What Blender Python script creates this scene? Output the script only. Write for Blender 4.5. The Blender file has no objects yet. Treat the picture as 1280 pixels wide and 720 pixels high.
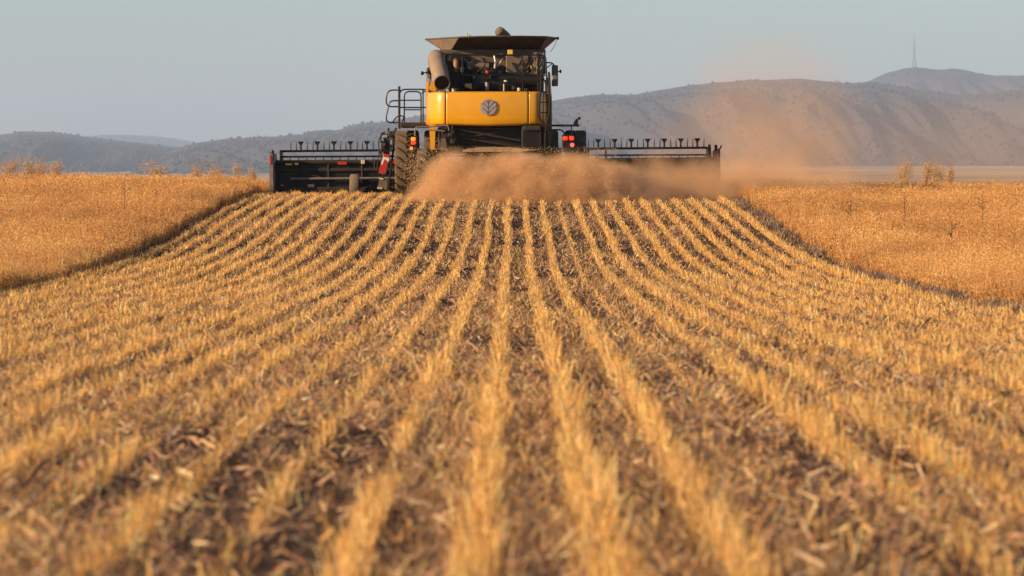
import bpy, math, random
import numpy as np
from mathutils import Vector, Matrix

sc = bpy.context.scene
COL = sc.collection
R = math.radians
rng = np.random.default_rng(7)
random.seed(7)

# ------------------------------------------------------------------ camera
ZE = 1.05            # eye height above the crest of the field
FPX = 4600.0         # focal length in pixels of the 1280 px wide photograph
cam_d = bpy.data.cameras.new('camera')
cam = bpy.data.objects.new('camera', cam_d); COL.objects.link(cam)
cam_d.sensor_width = 36; cam_d.lens = FPX / 1280 * 36
cam_d.clip_start = 0.5; cam_d.clip_end = 60000
cam.location = (0, 0, ZE); cam.rotation_euler = (R(90) - math.atan(160 / FPX), 0, 0)
cam_d.dof.use_dof = True; cam_d.dof.focus_distance = 88; cam_d.dof.aperture_fstop = 4.6
sc.camera = cam

# ------------------------------------------------------------------ sky and sun
SUN_EL, SUN_AZ = R(19), math.atan2(-0.93, -0.37)      # azimuth measured from +Y towards +X
w = bpy.data.worlds.new('World'); sc.world = w; w.use_nodes = True
nt = w.node_tree; nt.nodes.clear()
sky = nt.nodes.new('ShaderNodeTexSky'); sky.sky_type = 'NISHITA'; sky.sun_disc = False
sky.sun_elevation = SUN_EL; sky.sun_rotation = SUN_AZ % (2 * math.pi)
sky.altitude = 300; sky.air_density = 1.0; sky.dust_density = 0.7; sky.ozone_density = 3.2
bg = nt.nodes.new('ShaderNodeBackground'); bg.inputs['Strength'].default_value = 0.082
out = nt.nodes.new('ShaderNodeOutputWorld')
nt.links.new(sky.outputs[0], bg.inputs[0]); nt.links.new(bg.outputs[0], out.inputs[0])
sd = bpy.data.lights.new('sun', 'SUN'); sd.energy = 5.0; sd.angle = R(0.6); sd.color = (1.0, 0.71, 0.40)
so = bpy.data.objects.new('sun', sd); COL.objects.link(so)
to_sun = Vector((math.sin(SUN_AZ) * math.cos(SUN_EL), math.cos(SUN_AZ) * math.cos(SUN_EL), math.sin(SUN_EL)))
so.rotation_euler = to_sun.to_track_quat('Z', 'Y').to_euler(); so.location = (-20, 40, 20)
vs = sc.view_settings
sc.display_settings.display_device = 'sRGB'
vs.view_transform = 'Standard'; vs.look = 'None'; vs.gamma = 1; vs.exposure = 0.68; vs.use_curve_mapping = False
cy = sc.cycles
cy.max_bounces = 6; cy.diffuse_bounces = 3; cy.glossy_bounces = 2; cy.transmission_bounces = 4
cy.transparent_max_bounces = 8; cy.volume_bounces = 2; cy.volume_step_rate = 0.22; cy.volume_max_steps = 512
cy.use_denoising = True; cy.caustics_reflective = False; cy.caustics_refractive = False
cy.sample_clamp_indirect = 6

# ------------------------------------------------------------------ helpers
def X(px, y): return (px - 640) * y / FPX
def Z(py, y): return ZE + (200 - py) * y / FPX

def _hash(i, j, s):
    n = (i.astype(np.int64) * 374761393 + j.astype(np.int64) * 668265263 + s * 1442695041) & 0x7fffffff
    n = ((n ^ (n >> 13)) * 1274126177) & 0x7fffffff
    n = n ^ (n >> 16)
    return (n & 0xffff) / 65535.0
def vnoise(x, y, s=0):
    x = np.asarray(x, float); y = np.asarray(y, float)
    x, y = np.broadcast_arrays(x, y)
    i = np.floor(x); j = np.floor(y); fx = x - i; fy = y - j
    i = i.astype(int); j = j.astype(int)
    fx = fx * fx * (3 - 2 * fx); fy = fy * fy * (3 - 2 * fy)
    a = _hash(i, j, s); b = _hash(i + 1, j, s); c = _hash(i, j + 1, s); d = _hash(i + 1, j + 1, s)
    return (a * (1 - fx) + b * fx) * (1 - fy) + (c * (1 - fx) + d * fx) * fy
def fbm(x, y, s=0, o=4):
    t = 0; a = 0.5; n = 0
    for k in range(o):
        t = t + a * vnoise(np.asarray(x) * 2 ** k, np.asarray(y) * 2 ** k, s + k); n += a; a *= 0.5
    return t / n

def tag(o, label=None, cat=None, group=None, kind=None):
    if label: o['label'] = label
    if cat: o['category'] = cat
    if group: o['group'] = group
    if kind: o['kind'] = kind
    return o

def mat(name, col, rough=0.6, metal=0.0, var=0.0, scale=4.0, col2=None, bump=0.0, coat=0.0, spec=0.5, dust=0.0, emit=None):
    m = bpy.data.materials.new(name); m.use_nodes = True
    n = m.node_tree.nodes; l = m.node_tree.links
    b = n['Principled BSDF']
    b.inputs['Roughness'].default_value = rough; b.inputs['Metallic'].default_value = metal
    b.inputs['Coat Weight'].default_value = coat; b.inputs['Coat Roughness'].default_value = 0.13
    b.inputs['Specular IOR Level'].default_value = spec
    tc = n.new('ShaderNodeTexCoord')
    ns = n.new('ShaderNodeTexNoise'); ns.inputs['Scale'].default_value = scale; ns.inputs['Detail'].default_value = 6
    l.new(tc.outputs['Object'], ns.inputs['Vector'])
    rp = n.new('ShaderNodeValToRGB')
    c2 = col2 or tuple(c * (1 - var) for c in col)
    rp.color_ramp.elements[0].position = 0.32; rp.color_ramp.elements[1].position = 0.68
    rp.color_ramp.elements[0].color = (*c2, 1); rp.color_ramp.elements[1].color = (*col, 1)
    l.new(ns.outputs['Fac'], rp.inputs['Fac'])
    src = rp.outputs['Color']
    if dust > 0:                                  # settled field dust, in blotches
        n2 = n.new('ShaderNodeTexNoise'); n2.inputs['Scale'].default_value = 2.3; n2.inputs['Detail'].default_value = 8
        n2.inputs['Roughness'].default_value = 0.7
        l.new(tc.outputs['Object'], n2.inputs['Vector'])
        mr = n.new('ShaderNodeMapRange'); mr.inputs[1].default_value = 0.35; mr.inputs[2].default_value = 0.75
        mr.inputs[3].default_value = dust * 0.25; mr.inputs[4].default_value = dust
        l.new(n2.outputs['Fac'], mr.inputs[0])
        mx = n.new('ShaderNodeMix'); mx.data_type = 'RGBA'; mx.inputs['B'].default_value = (0.30, 0.19, 0.10, 1)
        l.new(mr.outputs[0], mx.inputs['Factor']); l.new(src, mx.inputs['A']); src = mx.outputs['Result']
        ad = n.new('ShaderNodeMath'); ad.operation = 'ADD'; ad.use_clamp = True; ad.inputs[1].default_value = rough
        l.new(mr.outputs[0], ad.inputs[0]); l.new(ad.outputs[0], b.inputs['Roughness'])
    l.new(src, b.inputs['Base Color'])
    if bump > 0:
        bp = n.new('ShaderNodeBump'); bp.inputs['Strength'].default_value = bump; bp.inputs['Distance'].default_value = 0.02
        l.new(ns.outputs['Fac'], bp.inputs['Height']); l.new(bp.outputs[0], b.inputs['Normal'])
    if emit:
        b.inputs['Emission Color'].default_value = (*emit[0], 1); b.inputs['Emission Strength'].default_value = emit[1]
    return m

def straw_mat(name, trans=0.35, rough=0.7, gain=1.0):
    m = bpy.data.materials.new(name); m.use_nodes = True
    n = m.node_tree.nodes; l = m.node_tree.links; b = n['Principled BSDF']; o = n['Material Output']
    at = n.new('ShaderNodeAttribute'); at.attribute_name = 'tint'
    l.new(at.outputs['Color'], b.inputs['Base Color']); b.inputs['Roughness'].default_value = rough
    b.inputs['Specular IOR Level'].default_value = 0.35
    t = n.new('ShaderNodeBsdfTranslucent'); l.new(at.outputs['Color'], t.inputs['Color'])
    mx = n.new('ShaderNodeMixShader'); mx.inputs[0].default_value = trans
    l.new(b.outputs[0], mx.inputs[1]); l.new(t.outputs[0], mx.inputs[2]); l.new(mx.outputs[0], o.inputs['Surface'])
    return m

def np_mesh(name, V, k, mt, tint=None, smooth=False, faces=None):
    """V: (N,k,3) separate polygons of k corners, or V (M,3) with faces (F,k)."""
    if faces is None:
        N = V.shape[0]; verts = V.reshape(-1, 3); idx = np.arange(N * k, dtype=np.int32)
    else:
        verts = V; idx = faces.reshape(-1).astype(np.int32); N = faces.shape[0]
    me = bpy.data.meshes.new(name)
    me.vertices.add(len(verts)); me.vertices.foreach_set('co', verts.astype(np.float32).ravel())
    me.loops.add(N * k); me.loops.foreach_set('vertex_index', idx)
    me.polygons.add(N); me.polygons.foreach_set('loop_start', np.arange(0, N * k, k, dtype=np.int32))
    if smooth: me.polygons.foreach_set('use_smooth', np.ones(N, dtype=bool))
    if tint is not None:
        a = me.attributes.new('tint', 'FLOAT_COLOR', 'FACE')
        c = np.ones((N, 4), np.float32); c[:, :3] = tint; a.data.foreach_set('color', c.ravel())
    me.update(calc_edges=True)
    me.materials.append(mt)
    o = bpy.data.objects.new(name, me); COL.objects.link(o)
    return o

class MB:
    """collects shapes, builds ONE mesh object"""
    def __init__(s, origin=(0, 0, 0)): s.v = []; s.f = []; s.o = Vector(origin)
    def add(s, vs, fs):
        b = len(s.v); s.v += [Vector(v) for v in vs]; s.f += [[i + b for i in f] for f in fs]; return s
    def box(s, x0, x1, y0, y1, z0, z1, bev=0.0):
        c = min(bev, abs(x1 - x0) * .45, abs(y1 - y0) * .45, abs(z1 - z0) * .45)
        if x0 > x1: x0, x1 = x1, x0
        if z0 > z1: z0, z1 = z1, z0
        if c <= 0:
            vs = [(x, y, z) for z in (z0, z1) for (x, y) in ((x0, y0), (x1, y0), (x1, y1), (x0, y1))]
            return s.add(vs, [(3, 2, 1, 0), (4, 5, 6, 7), (0, 1, 5, 4), (1, 2, 6, 5), (2, 3, 7, 6), (3, 0, 4, 7)])
        def ring(z, i):
            a, b_, c_, d = x0 + i, x1 - i, y0 + i, y1 - i
            return [(a + c, c_, z), (b_ - c, c_, z), (b_, c_ + c, z), (b_, d - c, z), (b_ - c, d, z), (a + c, d, z), (a, d - c, z), (a, c_ + c, z)]
        rs = [ring(z0, c * .5), ring(z0 + c, 0), ring(z1 - c, 0), ring(z1, c * .5)]
        return s.loft(rs)
    def loft(s, rings, cap=True, close=True):
        n = len(rings[0]); vs = [p for r in rings for p in r]; fs = []
        for a in range(len(rings) - 1):
            for i in range(n if close else n - 1):
                j = (i + 1) % n
                fs.append((a * n + i, a * n + j, (a + 1) * n + j, (a + 1) * n + i))
        if cap: fs.append(tuple(range(n - 1, -1, -1))); fs.append(tuple((len(rings) - 1) * n + i for i in range(n)))
        return s.add(vs, fs)
    def tube(s, pts, r, n=8, cap=True):
        pts = [Vector(p) for p in pts]
        rr = r if isinstance(r, (list, tuple)) else [r] * len(pts)
        rings = []; prev = None
        for i, p in enumerate(pts):
            t = (pts[min(i + 1, len(pts) - 1)] - pts[max(i - 1, 0)]).normalized()
            if prev is None:
                u = t.orthogonal().normalized()
            else:
                u = (prev - t * prev.dot(t))
                u = u.normalized() if u.length > 1e-5 else t.orthogonal().normalized()
            prev = u; v = t.cross(u)
            rings.append([p + (u * math.cos(2 * math.pi * k / n) + v * math.sin(2 * math.pi * k / n)) * rr[i] for k in range(n)])
        return s.loft(rings, cap)
    def prism(s, poly, y0, y1):
        """poly of (x,z), extruded along y"""
        n = len(poly)
        vs = [(x, y0, z) for x, z in poly] + [(x, y1, z) for x, z in poly]
        fs = [tuple(range(n)), tuple(range(2 * n - 1, n - 1, -1))]
        fs += [(i, i + n, (i + 1) % n + n, (i + 1) % n) for i in range(n)]
        return s.add(vs, fs)
    def sidep(s, poly, x0, x1):
        """poly of (y,z), extruded along x"""
        n = len(poly)
        vs = [(x0, y, z) for y, z in poly] + [(x1, y, z) for y, z in poly]
        fs = [tuple(range(n)), tuple(range(2 * n - 1, n - 1, -1))]
        fs += [(i, i + n, (i + 1) % n + n, (i + 1) % n) for i in range(n)]
        return s.add(vs, fs)
    def lathe_x(s, prof, cx, cy, cz, n=40, a0=0):
        """prof: list of (x offset, radius) turned about the x axis, closed"""
        rings = [[(cx + dx, cy + r * math.cos(2 * math.pi * k / n + a0), cz + r * math.sin(2 * math.pi * k / n + a0)) for k in range(n)] for dx, r in prof]
        return s.loft(rings)
    def build(s, name, m, parent=None, smooth=False):
        me = bpy.data.meshes.new(name)
        me.from_pydata([tuple(v - s.o) for v in s.v], [], s.f); me.materials.append(m)
        import bmesh
        bm = bmesh.new(); bm.from_mesh(me); bmesh.ops.recalc_face_normals(bm, faces=bm.faces); bm.to_mesh(me); bm.free()
        if smooth:
            me.polygons.foreach_set('use_smooth', [True] * len(me.polygons))
            try: me.set_sharp_from_angle(angle=R(38))
            except Exception: pass
        o = bpy.data.objects.new(name, me); COL.objects.link(o)
        if parent is not None: o.parent = parent
        else: o.location = s.o
        return o

def rounded(pts, r=0.06, n=4):
    """round the inner corners of a polyline"""
    pts = [Vector(p) for p in pts]; outp = [pts[0]]
    for i in range(1, len(pts) - 1):
        a, b, c = pts[i - 1], pts[i], pts[i + 1]
        d1 = min(r, (a - b).length * .45); d2 = min(r, (c - b).length * .45)
        p, q = b + (a - b).normalized() * d1, b + (c - b).normalized() * d2
        for k in range(n + 1):
            t = k / n; outp.append(p * (1 - t) ** 2 + b * 2 * t * (1 - t) + q * t * t)
    return outp + [pts[-1]]

# ------------------------------------------------------------------ ground
XL, XR = -6.75, 5.62        # edges of the cut swath
_py = np.array([-60, 0, 11, 18, 26, 40, 50, 58, 65, 72, 78, 85, 92, 98, 106, 116, 130, 160, 230, 400, 900, 1800, 5000, 12000, 30000.])
_pz = np.array([-.2, -.22, -.25, -.33, -.44, -.65, -.76, -.79, -.73, -.55, -.33, -.09, .045, .07, .02, -.12, -.5, -1.4, -3.2, -5, -6.5, -8, -8.5, -8, -8])
_yy = np.linspace(-60, 400, 4601)
_zz = np.interp(_yy, _py, _pz)
_ker = np.hanning(71); _ker /= _ker.sum()
_zs = np.convolve(np.pad(_zz, 35, mode='edge'), _ker, 'valid')
def gz(x, y):
    x = np.asarray(x, float); y = np.asarray(y, float)
    z = np.where(y < 395, np.interp(y, _yy, _zs), np.interp(y, _py, _pz))
    sm = lambda t: np.clip(t, 0, 1) ** 2 * (3 - 2 * np.clip(t, 0, 1))
    z = z + 0.03 * sm((-x - 7) / 5) * sm((y - 72) / 22) * (y < 395) * sm((260 - y) / 120)
    z = z - 0.15 * sm((x - 5.5) / 4) * sm((y - 70) / 20) * (y < 395) * sm((260 - y) / 120)
    # the plain falls away to the left in the distance
    z = z - 13 * sm((-x / np.maximum(y, 1) + 0.0) / 0.09) * sm((y - 400) / 5000)
    z = z + (fbm(x / 9, y / 9, 3, 3) - .5) * 0.10 * (y < 300) * (1 - 0.6 * ((x > XL) & (x < XR)))
    return z

ROW0, ROWD = -0.10, 0.40
def rowwave(y): return 0.05 * (vnoise(y / 9.0, 0.3, 91) - .5) + 0.03 * (vnoise(y / 2.7, 0.7, 92) - .5)

xs = np.concatenate([-np.geomspace(9000, 10.2, 60), np.arange(-10, 10.001, 0.09), np.geomspace(10.2, 9000, 60)])
ys = np.concatenate([np.linspace(-60, 8, 12), np.arange(8.2, 60, 0.16), np.arange(60, 112, 0.22), np.geomspace(113, 30000, 120)])
GX, GY = np.meshgrid(xs, ys)
GZ = gz(GX, GY)
inn = ((GX > XL - .3) & (GX < XR + .3) & (GY < 112) & (GY > 5)).astype(float)
ph = (GX - ROW0 - rowwave(GY)) / ROWD
GZ = GZ + inn * (0.018 * np.cos(2 * np.pi * ph) + 0.05 * (fbm(GX * 5, GY * 5, 11, 3) - .5))
nx, ny = len(xs), len(ys)
ii = np.arange(nx * ny).reshape(ny, nx)
F = np.stack([ii[:-1, :-1], ii[:-1, 1:], ii[1:, 1:], ii[1:, :-1]], -1).reshape(-1, 4)

def ground_mat():
    m = bpy.data.materials.new('field_soil'); m.use_nodes = True
    n = m.node_tree.nodes; l = m.node_tree.links; b = n['Principled BSDF']
    b.inputs['Roughness'].default_value = 0.95; b.inputs['Specular IOR Level'].default_value = 0.15
    g = n.new('ShaderNodeNewGeometry'); sp = n.new('ShaderNodeSeparateXYZ'); l.new(g.outputs['Position'], sp.inputs[0])
    def noise(scale, det=8, vec=None, rough=0.6):
        t = n.new('ShaderNodeTexNoise'); t.inputs['Scale'].default_value = scale; t.inputs['Detail'].default_value = det
        t.inputs['Roughness'].default_value = rough
        l.new(vec or g.outputs['Position'], t.inputs['Vector']); return t.outputs['Fac']
    def ramp(f, cs):
        r = n.new('ShaderNodeValToRGB'); r.color_ramp.elements.remove(r.color_ramp.elements[1])
        r.color_ramp.elements[0].position = cs[0][0]; r.color_ramp.elements[0].color = (*cs[0][1], 1)
        for p, c in cs[1:]:
            e = r.color_ramp.elements.new(p); e.color = (*c, 1)
        l.new(f, r.inputs[0]); return r.outputs[0]
    near = ramp(noise(14), [(0.3, (0.028, 0.015, 0.010)), (0.5, (0.065, 0.036, 0.022)), (0.66, (0.13, 0.073, 0.042))])
    mp = n.new('ShaderNodeMapping'); mp.inputs['Scale'].default_value = (0.0012, 0.00045, 0.001)
    l.new(g.outputs['Position'], mp.inputs[0])
    far = ramp(noise(3.0, 5, mp.outputs[0]), [(0.34, (0.12, 0.085, 0.05)), (0.42, (0.34, 0.21, 0.11)), (0.55, (0.50, 0.33, 0.18)), (0.66, (0.62, 0.46, 0.28)), (0.75, (0.3, 0.19, 0.1))])
    mr = n.new('ShaderNodeMapRange'); mr.inputs[1].default_value = 120; mr.inputs[2].default_value = 170; l.new(sp.outputs['Y'], mr.inputs[0])
    mx = n.new('ShaderNodeMix'); mx.data_type = 'RGBA'
    l.new(mr.outputs[0], mx.inputs['Factor']); l.new(near, mx.inputs['A']); l.new(far, mx.inputs['B'])
    l.new(mx.outputs['Result'], b.inputs['Base Color'])
    bp = n.new('ShaderNodeBump'); bp.inputs['Strength'].default_value = 0.9; bp.inputs['Distance'].default_value = 0.03
    l.new(noise(30, 6), bp.inputs['Height']); l.new(bp.outputs[0], b.inputs['Normal'])
    return m
ground = np_mesh('ground', np.stack([GX, GY, GZ], -1).reshape(-1, 3), 4, ground_mat(), smooth=True, faces=F)
tag(ground, kind='structure')

# ------------------------------------------------------------------ hills
M_hill = mat('dry_hill_grass_and_scrub', (0.070, 0.057, 0.062), 0.95, col2=(0.048, 0.044, 0.052), scale=0.006, spec=0.1)
M_wood = mat('eucalypt_woodland', (0.052, 0.046, 0.050), 0.9, col2=(0.040, 0.038, 0.044), scale=0.02, spec=0.1)
treespots = []
def hill(name, prof, d0, d1, zb, px0, px1, amp, seed, ntree, slant=1.2, back=0.35, fw=70):
    pxs = np.arange(px0, px1 + 1, 3.0)
    t = np.concatenate([np.linspace(0, 1, 70), 1 + np.linspace(0, back, 14)[1:]])
    P, T = np.meshgrid(pxs, t)
    pk = np.array(sorted(prof.items()), float)
    crest_py = np.interp(P, pk[:, 0], pk[:, 1])
    # soften the corners of the skyline
    crest_py = crest_py + (fbm(P / 26, 0 * P + seed, seed, 3) - .5) * 3.0
    crest = ZE + (200 - crest_py) / FPX * d1
    zbase = zb(P)
    D = d0 + (d1 - d0) * T
    tt = np.clip(T, 0, 1)
    S = 0.5 * tt ** 1.1 + 0.5 * (tt * tt * (3 - 2 * tt))
    u = P / fw + slant * tt
    n1 = fbm(u, tt * 1.1, seed + 5, 2); rid = 1 - np.abs(2 * n1 - 1) * 1.6
    n2 = fbm(u * 2.7 + .5 * tt, tt * 3.0, seed + 15, 3); rid2 = 1 - np.abs(2 * n2 - 1) * 2.0
    env = (tt * (1 - tt) * 4) ** 0.8
    Zz = zbase + (crest - zbase) * (S + env * (amp * (rid - .45) + amp * .30 * (rid2 - .5) + .018 * (fbm(u * 9, tt * 16, seed + 40, 3) - .5)))
    cap = ZE + (crest - ZE) / d1 * D * np.where(tt < .999, .93 + .07 * tt ** 6, 1)      # the front slopes stay below the skyline
    Zz = np.where(Zz > cap - 25, cap - 25 * np.exp(-(np.maximum(Zz - cap + 25, 0)) / 25), Zz) * (T < 1) + crest * (T >= 1)
    Zz = Zz - np.clip(T - 1, 0, 9) ** 1.0 * (crest - zbase) * 1.3
    Zz = np.where(T <= 0.0, zbase - 6, Zz)
    XX = (P - 640) / FPX * D
    V = np.stack([XX, D, Zz], -1)
    nr, nc = P.shape; q = np.arange(nr * nc).reshape(nr, nc)
    F = np.stack([q[:-1, :-1], q[:-1, 1:], q[1:, 1:], q[1:, :-1]], -1).reshape(-1, 4)
    o = np_mesh(name, V.reshape(-1, 3), 4, M_hill, smooth=True, faces=F); tag(o, kind='structure')
    # tree positions, denser in the gullies and along the crest
    r = rng.random((ntree * 3, 2)); a = r[:, 0] * (nr - 15); b = r[:, 1] * (nc - 2)
    a = np.where(rng.random(len(a)) < .10, 66 + rng.random(len(a)) * 5, a)
    i = a.astype(int); j = b.astype(int); fa = a - i; fb = b - j
    Pp = (V[i, j].T * (1 - fa) * (1 - fb) + V[i + 1, j].T * fa * (1 - fb) + V[i, j + 1].T * (1 - fa) * fb + V[i + 1, j + 1].T * fa * fb).T
    keep = (fbm(Pp[:, 0] / 160, Pp[:, 1] / 260, seed + 70, 3) + 0.75 * (rng.random(len(a)) - .5) + .10 * (fa + i > 60)) > .54
    keep &= (i > 1)
    treespots.append(Pp[keep][:ntree])
    return o
zr = lambda P: np.interp(P, [-300, 200, 420, 700, 1600], [-22, -22, -20, -9, -9])
hill('hills', {-300: 172, -100: 170, 0: 169, 22: 165.5, 50: 165, 75: 166.5, 100: 169.5, 130: 174, 160: 178, 200: 182, 250: 188, 320: 198, 400: 208},
     6500, 10500, zr, -300, 400, .46, 3, 2500, slant=-1.6, fw=75)
hill('hills', {60: 182, 100: 174, 115: 170, 130: 168.7, 160: 168.3, 190: 169.5, 215: 173, 240: 177, 270: 182, 320: 190}, 15000, 20000, zr, 60, 330, .10, 9, 3000)
hill('hills', {150: 214, 180: 203, 215: 188, 235: 181, 252: 177, 300: 172.5, 345: 170.5, 380: 168, 393: 164, 412: 161.5, 422: 162.5, 440: 157, 462: 153, 480: 151.5, 540: 143,
     600: 136, 650: 131, 690: 126.5, 720: 121.5, 748: 117.5, 765: 117.5, 790: 119, 820: 114, 850: 109, 880: 105.5, 905: 102.5, 935: 100, 970: 99, 1000: 99.5, 1030: 102, 1060: 104.5,
     1085: 103.5, 1120: 108, 1160: 113, 1200: 119, 1280: 112, 1420: 100, 1600: 96}, 5600, 9000, zr, 120, 1600, .50, 21, 6500, slant=2.6, fw=72)
hill('hills', {980: 122, 1040: 112, 1070: 106, 1085: 101.5, 1095: 96.5, 1110: 90, 1130: 85.2, 1145: 84.3, 1158: 85.5, 1170: 86.3, 1190: 85.8, 1210: 88.5, 1225: 92, 1243: 95.5, 1262: 95.5, 1290: 94, 1420: 90, 1600: 100},
     9800, 12000, zr, 960, 1600, .30, 33, 1600, slant=1.6, fw=60)

# woodland: many small irregular crowns
ts = np.concatenate(treespots); N = len(ts)
ph_ = (1 + 5 ** .5) / 2
ico = np.array([(-1, ph_, 0), (1, ph_, 0), (-1, -ph_, 0), (1, -ph_, 0), (0, -1, ph_), (0, 1, ph_), (0, -1, -ph_), (0, 1, -ph_), (ph_, 0, -1), (ph_, 0, 1), (-ph_, 0, -1), (-ph_, 0, 1)]) / 1.9
icf = np.array([(0, 11, 5), (0, 5, 1), (0, 1, 7), (0, 7, 10), (0, 10, 11), (1, 5, 9), (5, 11, 4), (11, 10, 2), (10, 7, 6), (7, 1, 8), (3, 9, 4), (3, 4, 2), (3, 2, 6), (3, 6, 8), (3, 8, 9), (4, 9, 5), (2, 4, 11), (6, 2, 10), (8, 6, 7), (9, 8, 1)])
rad = rng.uniform(2.0, 4.4, (N, 1, 1)) * np.array([1.1, 1.1, .85])
Vt = ico[None] * rad * rng.uniform(.7, 1.25, (N, 12, 1)) + ts[:, None, :] + np.array([0, 0, 2.4])
Ft = (icf[None] + (np.arange(N) * 12)[:, None, None]).reshape(-1, 3)
wood = np_mesh('woodland', Vt.reshape(-1, 3), 3, M_wood, smooth=True, faces=Ft)
tag(wood, 'dark scattered woodland covering the distant hills', 'woodland', kind='stuff')

# ------------------------------------------------------------------ haze
def vol_mat(name, col, dens, aniso=0.2):
    m = bpy.data.materials.new(name); m.use_nodes = True
    n = m.node_tree.nodes; l = m.node_tree.links
    n.remove(n['Principled BSDF'])
    v = n.new('ShaderNodeVolumePrincipled'); v.inputs['Color'].default_value = (*col, 1)
    v.inputs['Density'].default_value = dens; v.inputs['Anisotropy'].default_value = aniso
    l.new(v.outputs[0], n['Material Output'].inputs['Volume'])
    return m, v
hm, _ = vol_mat('haze_air', (0.525, 0.71, 1.0), 7.2e-5, 0.0)
hz = MB((0, 10000, 0)).box(-11000, 11000, -200, 27000, -40, 460).build('haze', hm)
tag(hz, 'thin pale haze in the air over the plain and hills', 'haze', kind='stuff')

# ------------------------------------------------------------------ blades
def blades(base, d, wid, taper=0.5, quad=True):
    """base (N,3), d (N,3) full vector, wid (N)"""
    N = len(base)
    r = rng.normal(size=(N, 3)); s = np.cross(d, r); s /= np.linalg.norm(s, axis=1, keepdims=True) + 1e-9
    s *= wid[:, None] * .5
    if quad: return np.stack([base - s, base + s, base + d + s * taper, base + d - s * taper], 1)
    return np.stack([base - s, base + s, base + d], 1)
def pal(N, cols, jit=0.18, p=None):
    cols = np.array(cols); i = rng.choice(len(cols), N, p=p)
    return np.clip(cols[i] * (1 + jit * rng.normal(size=(N, 1))) * (1 + .05 * rng.normal(size=(N, 3))), 0.01, .9)

GOLD = [(0.82, 0.46, 0.13), (0.74, 0.38, 0.10), (0.90, 0.62, 0.29), (0.38, 0.18, 0.06), (0.56, 0.31, 0.12)]
LIT = [(0.29, 0.16, 0.09), (0.42, 0.26, 0.15), (0.15, 0.08, 0.048), (0.72, 0.52, 0.33), (0.27, 0.17, 0.13), (0.06, 0.032, 0.021)]
M_stub = straw_mat('dry_stubble', .16); M_lit = straw_mat('dry_straw_litter', .12, .6); M_crop = straw_mat('ripe_crop', .22)

def rowstrength(k, y):
    b = 0.55 + 0.75 * vnoise(y / 6.0, k * 3.1, 51) + 0.35 * (vnoise(y / 1.3, k * 5.3, 52) - .5)
    h = _hash(np.asarray(k), np.asarray(k) * 0 + 3, 77)
    b = b * (0.72 + 0.5 * h)
    b = np.where((k >= 0) & (k <= 2), np.maximum(b, .85) * 1.15, b)     # three strong rows near the middle
    b = np.where(k == 3, b * .25, b)
    b = np.where(k == 6, b * .6, b)
    return np.clip(b, .08, 1.5)

def make_stubble():
    Vs = []; Cs = []
    kmin, kmax = int(math.ceil((XL - ROW0) / ROWD)), int(math.floor((XR - .42 - ROW0) / ROWD))
    bands = [(9.5, 20, 620, .0030, 1.0), (20, 34, 460, .0038, 1.0), (34, 55, 360, .0046, 1.0), (55, 80, 300, .0058, 1.0), (80, 104, 280, .0066, 1.0)]
    for (y0, y1, dens, wd, hs) in bands:
        for k in range(kmin, kmax + 1):
            xc = ROW0 + k * ROWD
            if abs(xc) > 0.158 * y1 + 1.2: continue
            n = int((y1 - y0) * dens)
            y = rng.uniform(y0, y1, n)
            st = rowstrength(np.full(n, k), y)
            if k not in (0, 1, 2): st = st * np.clip(.34 + (y - 12) / 42 + 1.2 * (vnoise(y / 1.3, k * 2.9, 64) - .45), .08, 1.1)
            keep = rng.random(n) < st * .7 * np.interp(y, [12, 30], [.72, 1]); y = y[keep]; st = st[keep]; n = len(y)
            # tufts along the drill row
            tuft = np.round(y / .11 + rng.normal(size=n) * .9) * .11
            y = tuft + rng.normal(size=n) * .022
            sg = np.where((xc > .9) & (y < 34), .036, .021) * (1 + .9 * (vnoise(y / 2.2, k * 4.1, 63) > .72))
            x = xc + rowwave(y) + (vnoise(tuft * 9, k * 1.7, 61) - .5) * .05 + rng.normal(size=n) * sg
            hgt = rng.gamma(9, .0105, n) * np.interp(y, [18, 34], [1, .72]) * (0.75 + .4 * st) * (0.75 + .5 * vnoise(y / .6, k * 2.2, 62)) * hs
            z = gz(x, y) + .01
            lean = rng.normal(size=(n, 2)) * .2 + (np.stack([x - xc, 0 * x], 1) * 1.2)
            d = np.stack([lean[:, 0] * hgt, lean[:, 1] * hgt, hgt], 1)
            base = np.stack([x, y, z], 1)
            Vs.append(blades(base, d, wd * rng.uniform(.6, 1.5, n), .7)); Cs.append(pal(n, GOLD, .20, [.32, .25, .22, .09, .12]))
            # bent leaf remains
            m = n // 4; i = rng.integers(0, n, m)
            d2 = np.stack([rng.normal(size=m) * .03, rng.normal(size=m) * .04, rng.uniform(-.01, .05, m)], 1)
            Vs.append(blades(base[i] + d[i] * rng.uniform(.2, .9, (m, 1)), d2, wd * rng.uniform(1.0, 2.2, m), .25)); Cs.append(pal(m, GOLD, .22))
    V = np.concatenate(Vs); C = np.concatenate(Cs)
    print('stubble', len(V))
    o = np_mesh('stubble', V, 4, M_stub, C)
    tag(o, 'cut golden stubble standing in long drill rows over the near field', 'stubble', kind='stuff')
make_stubble()

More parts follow.
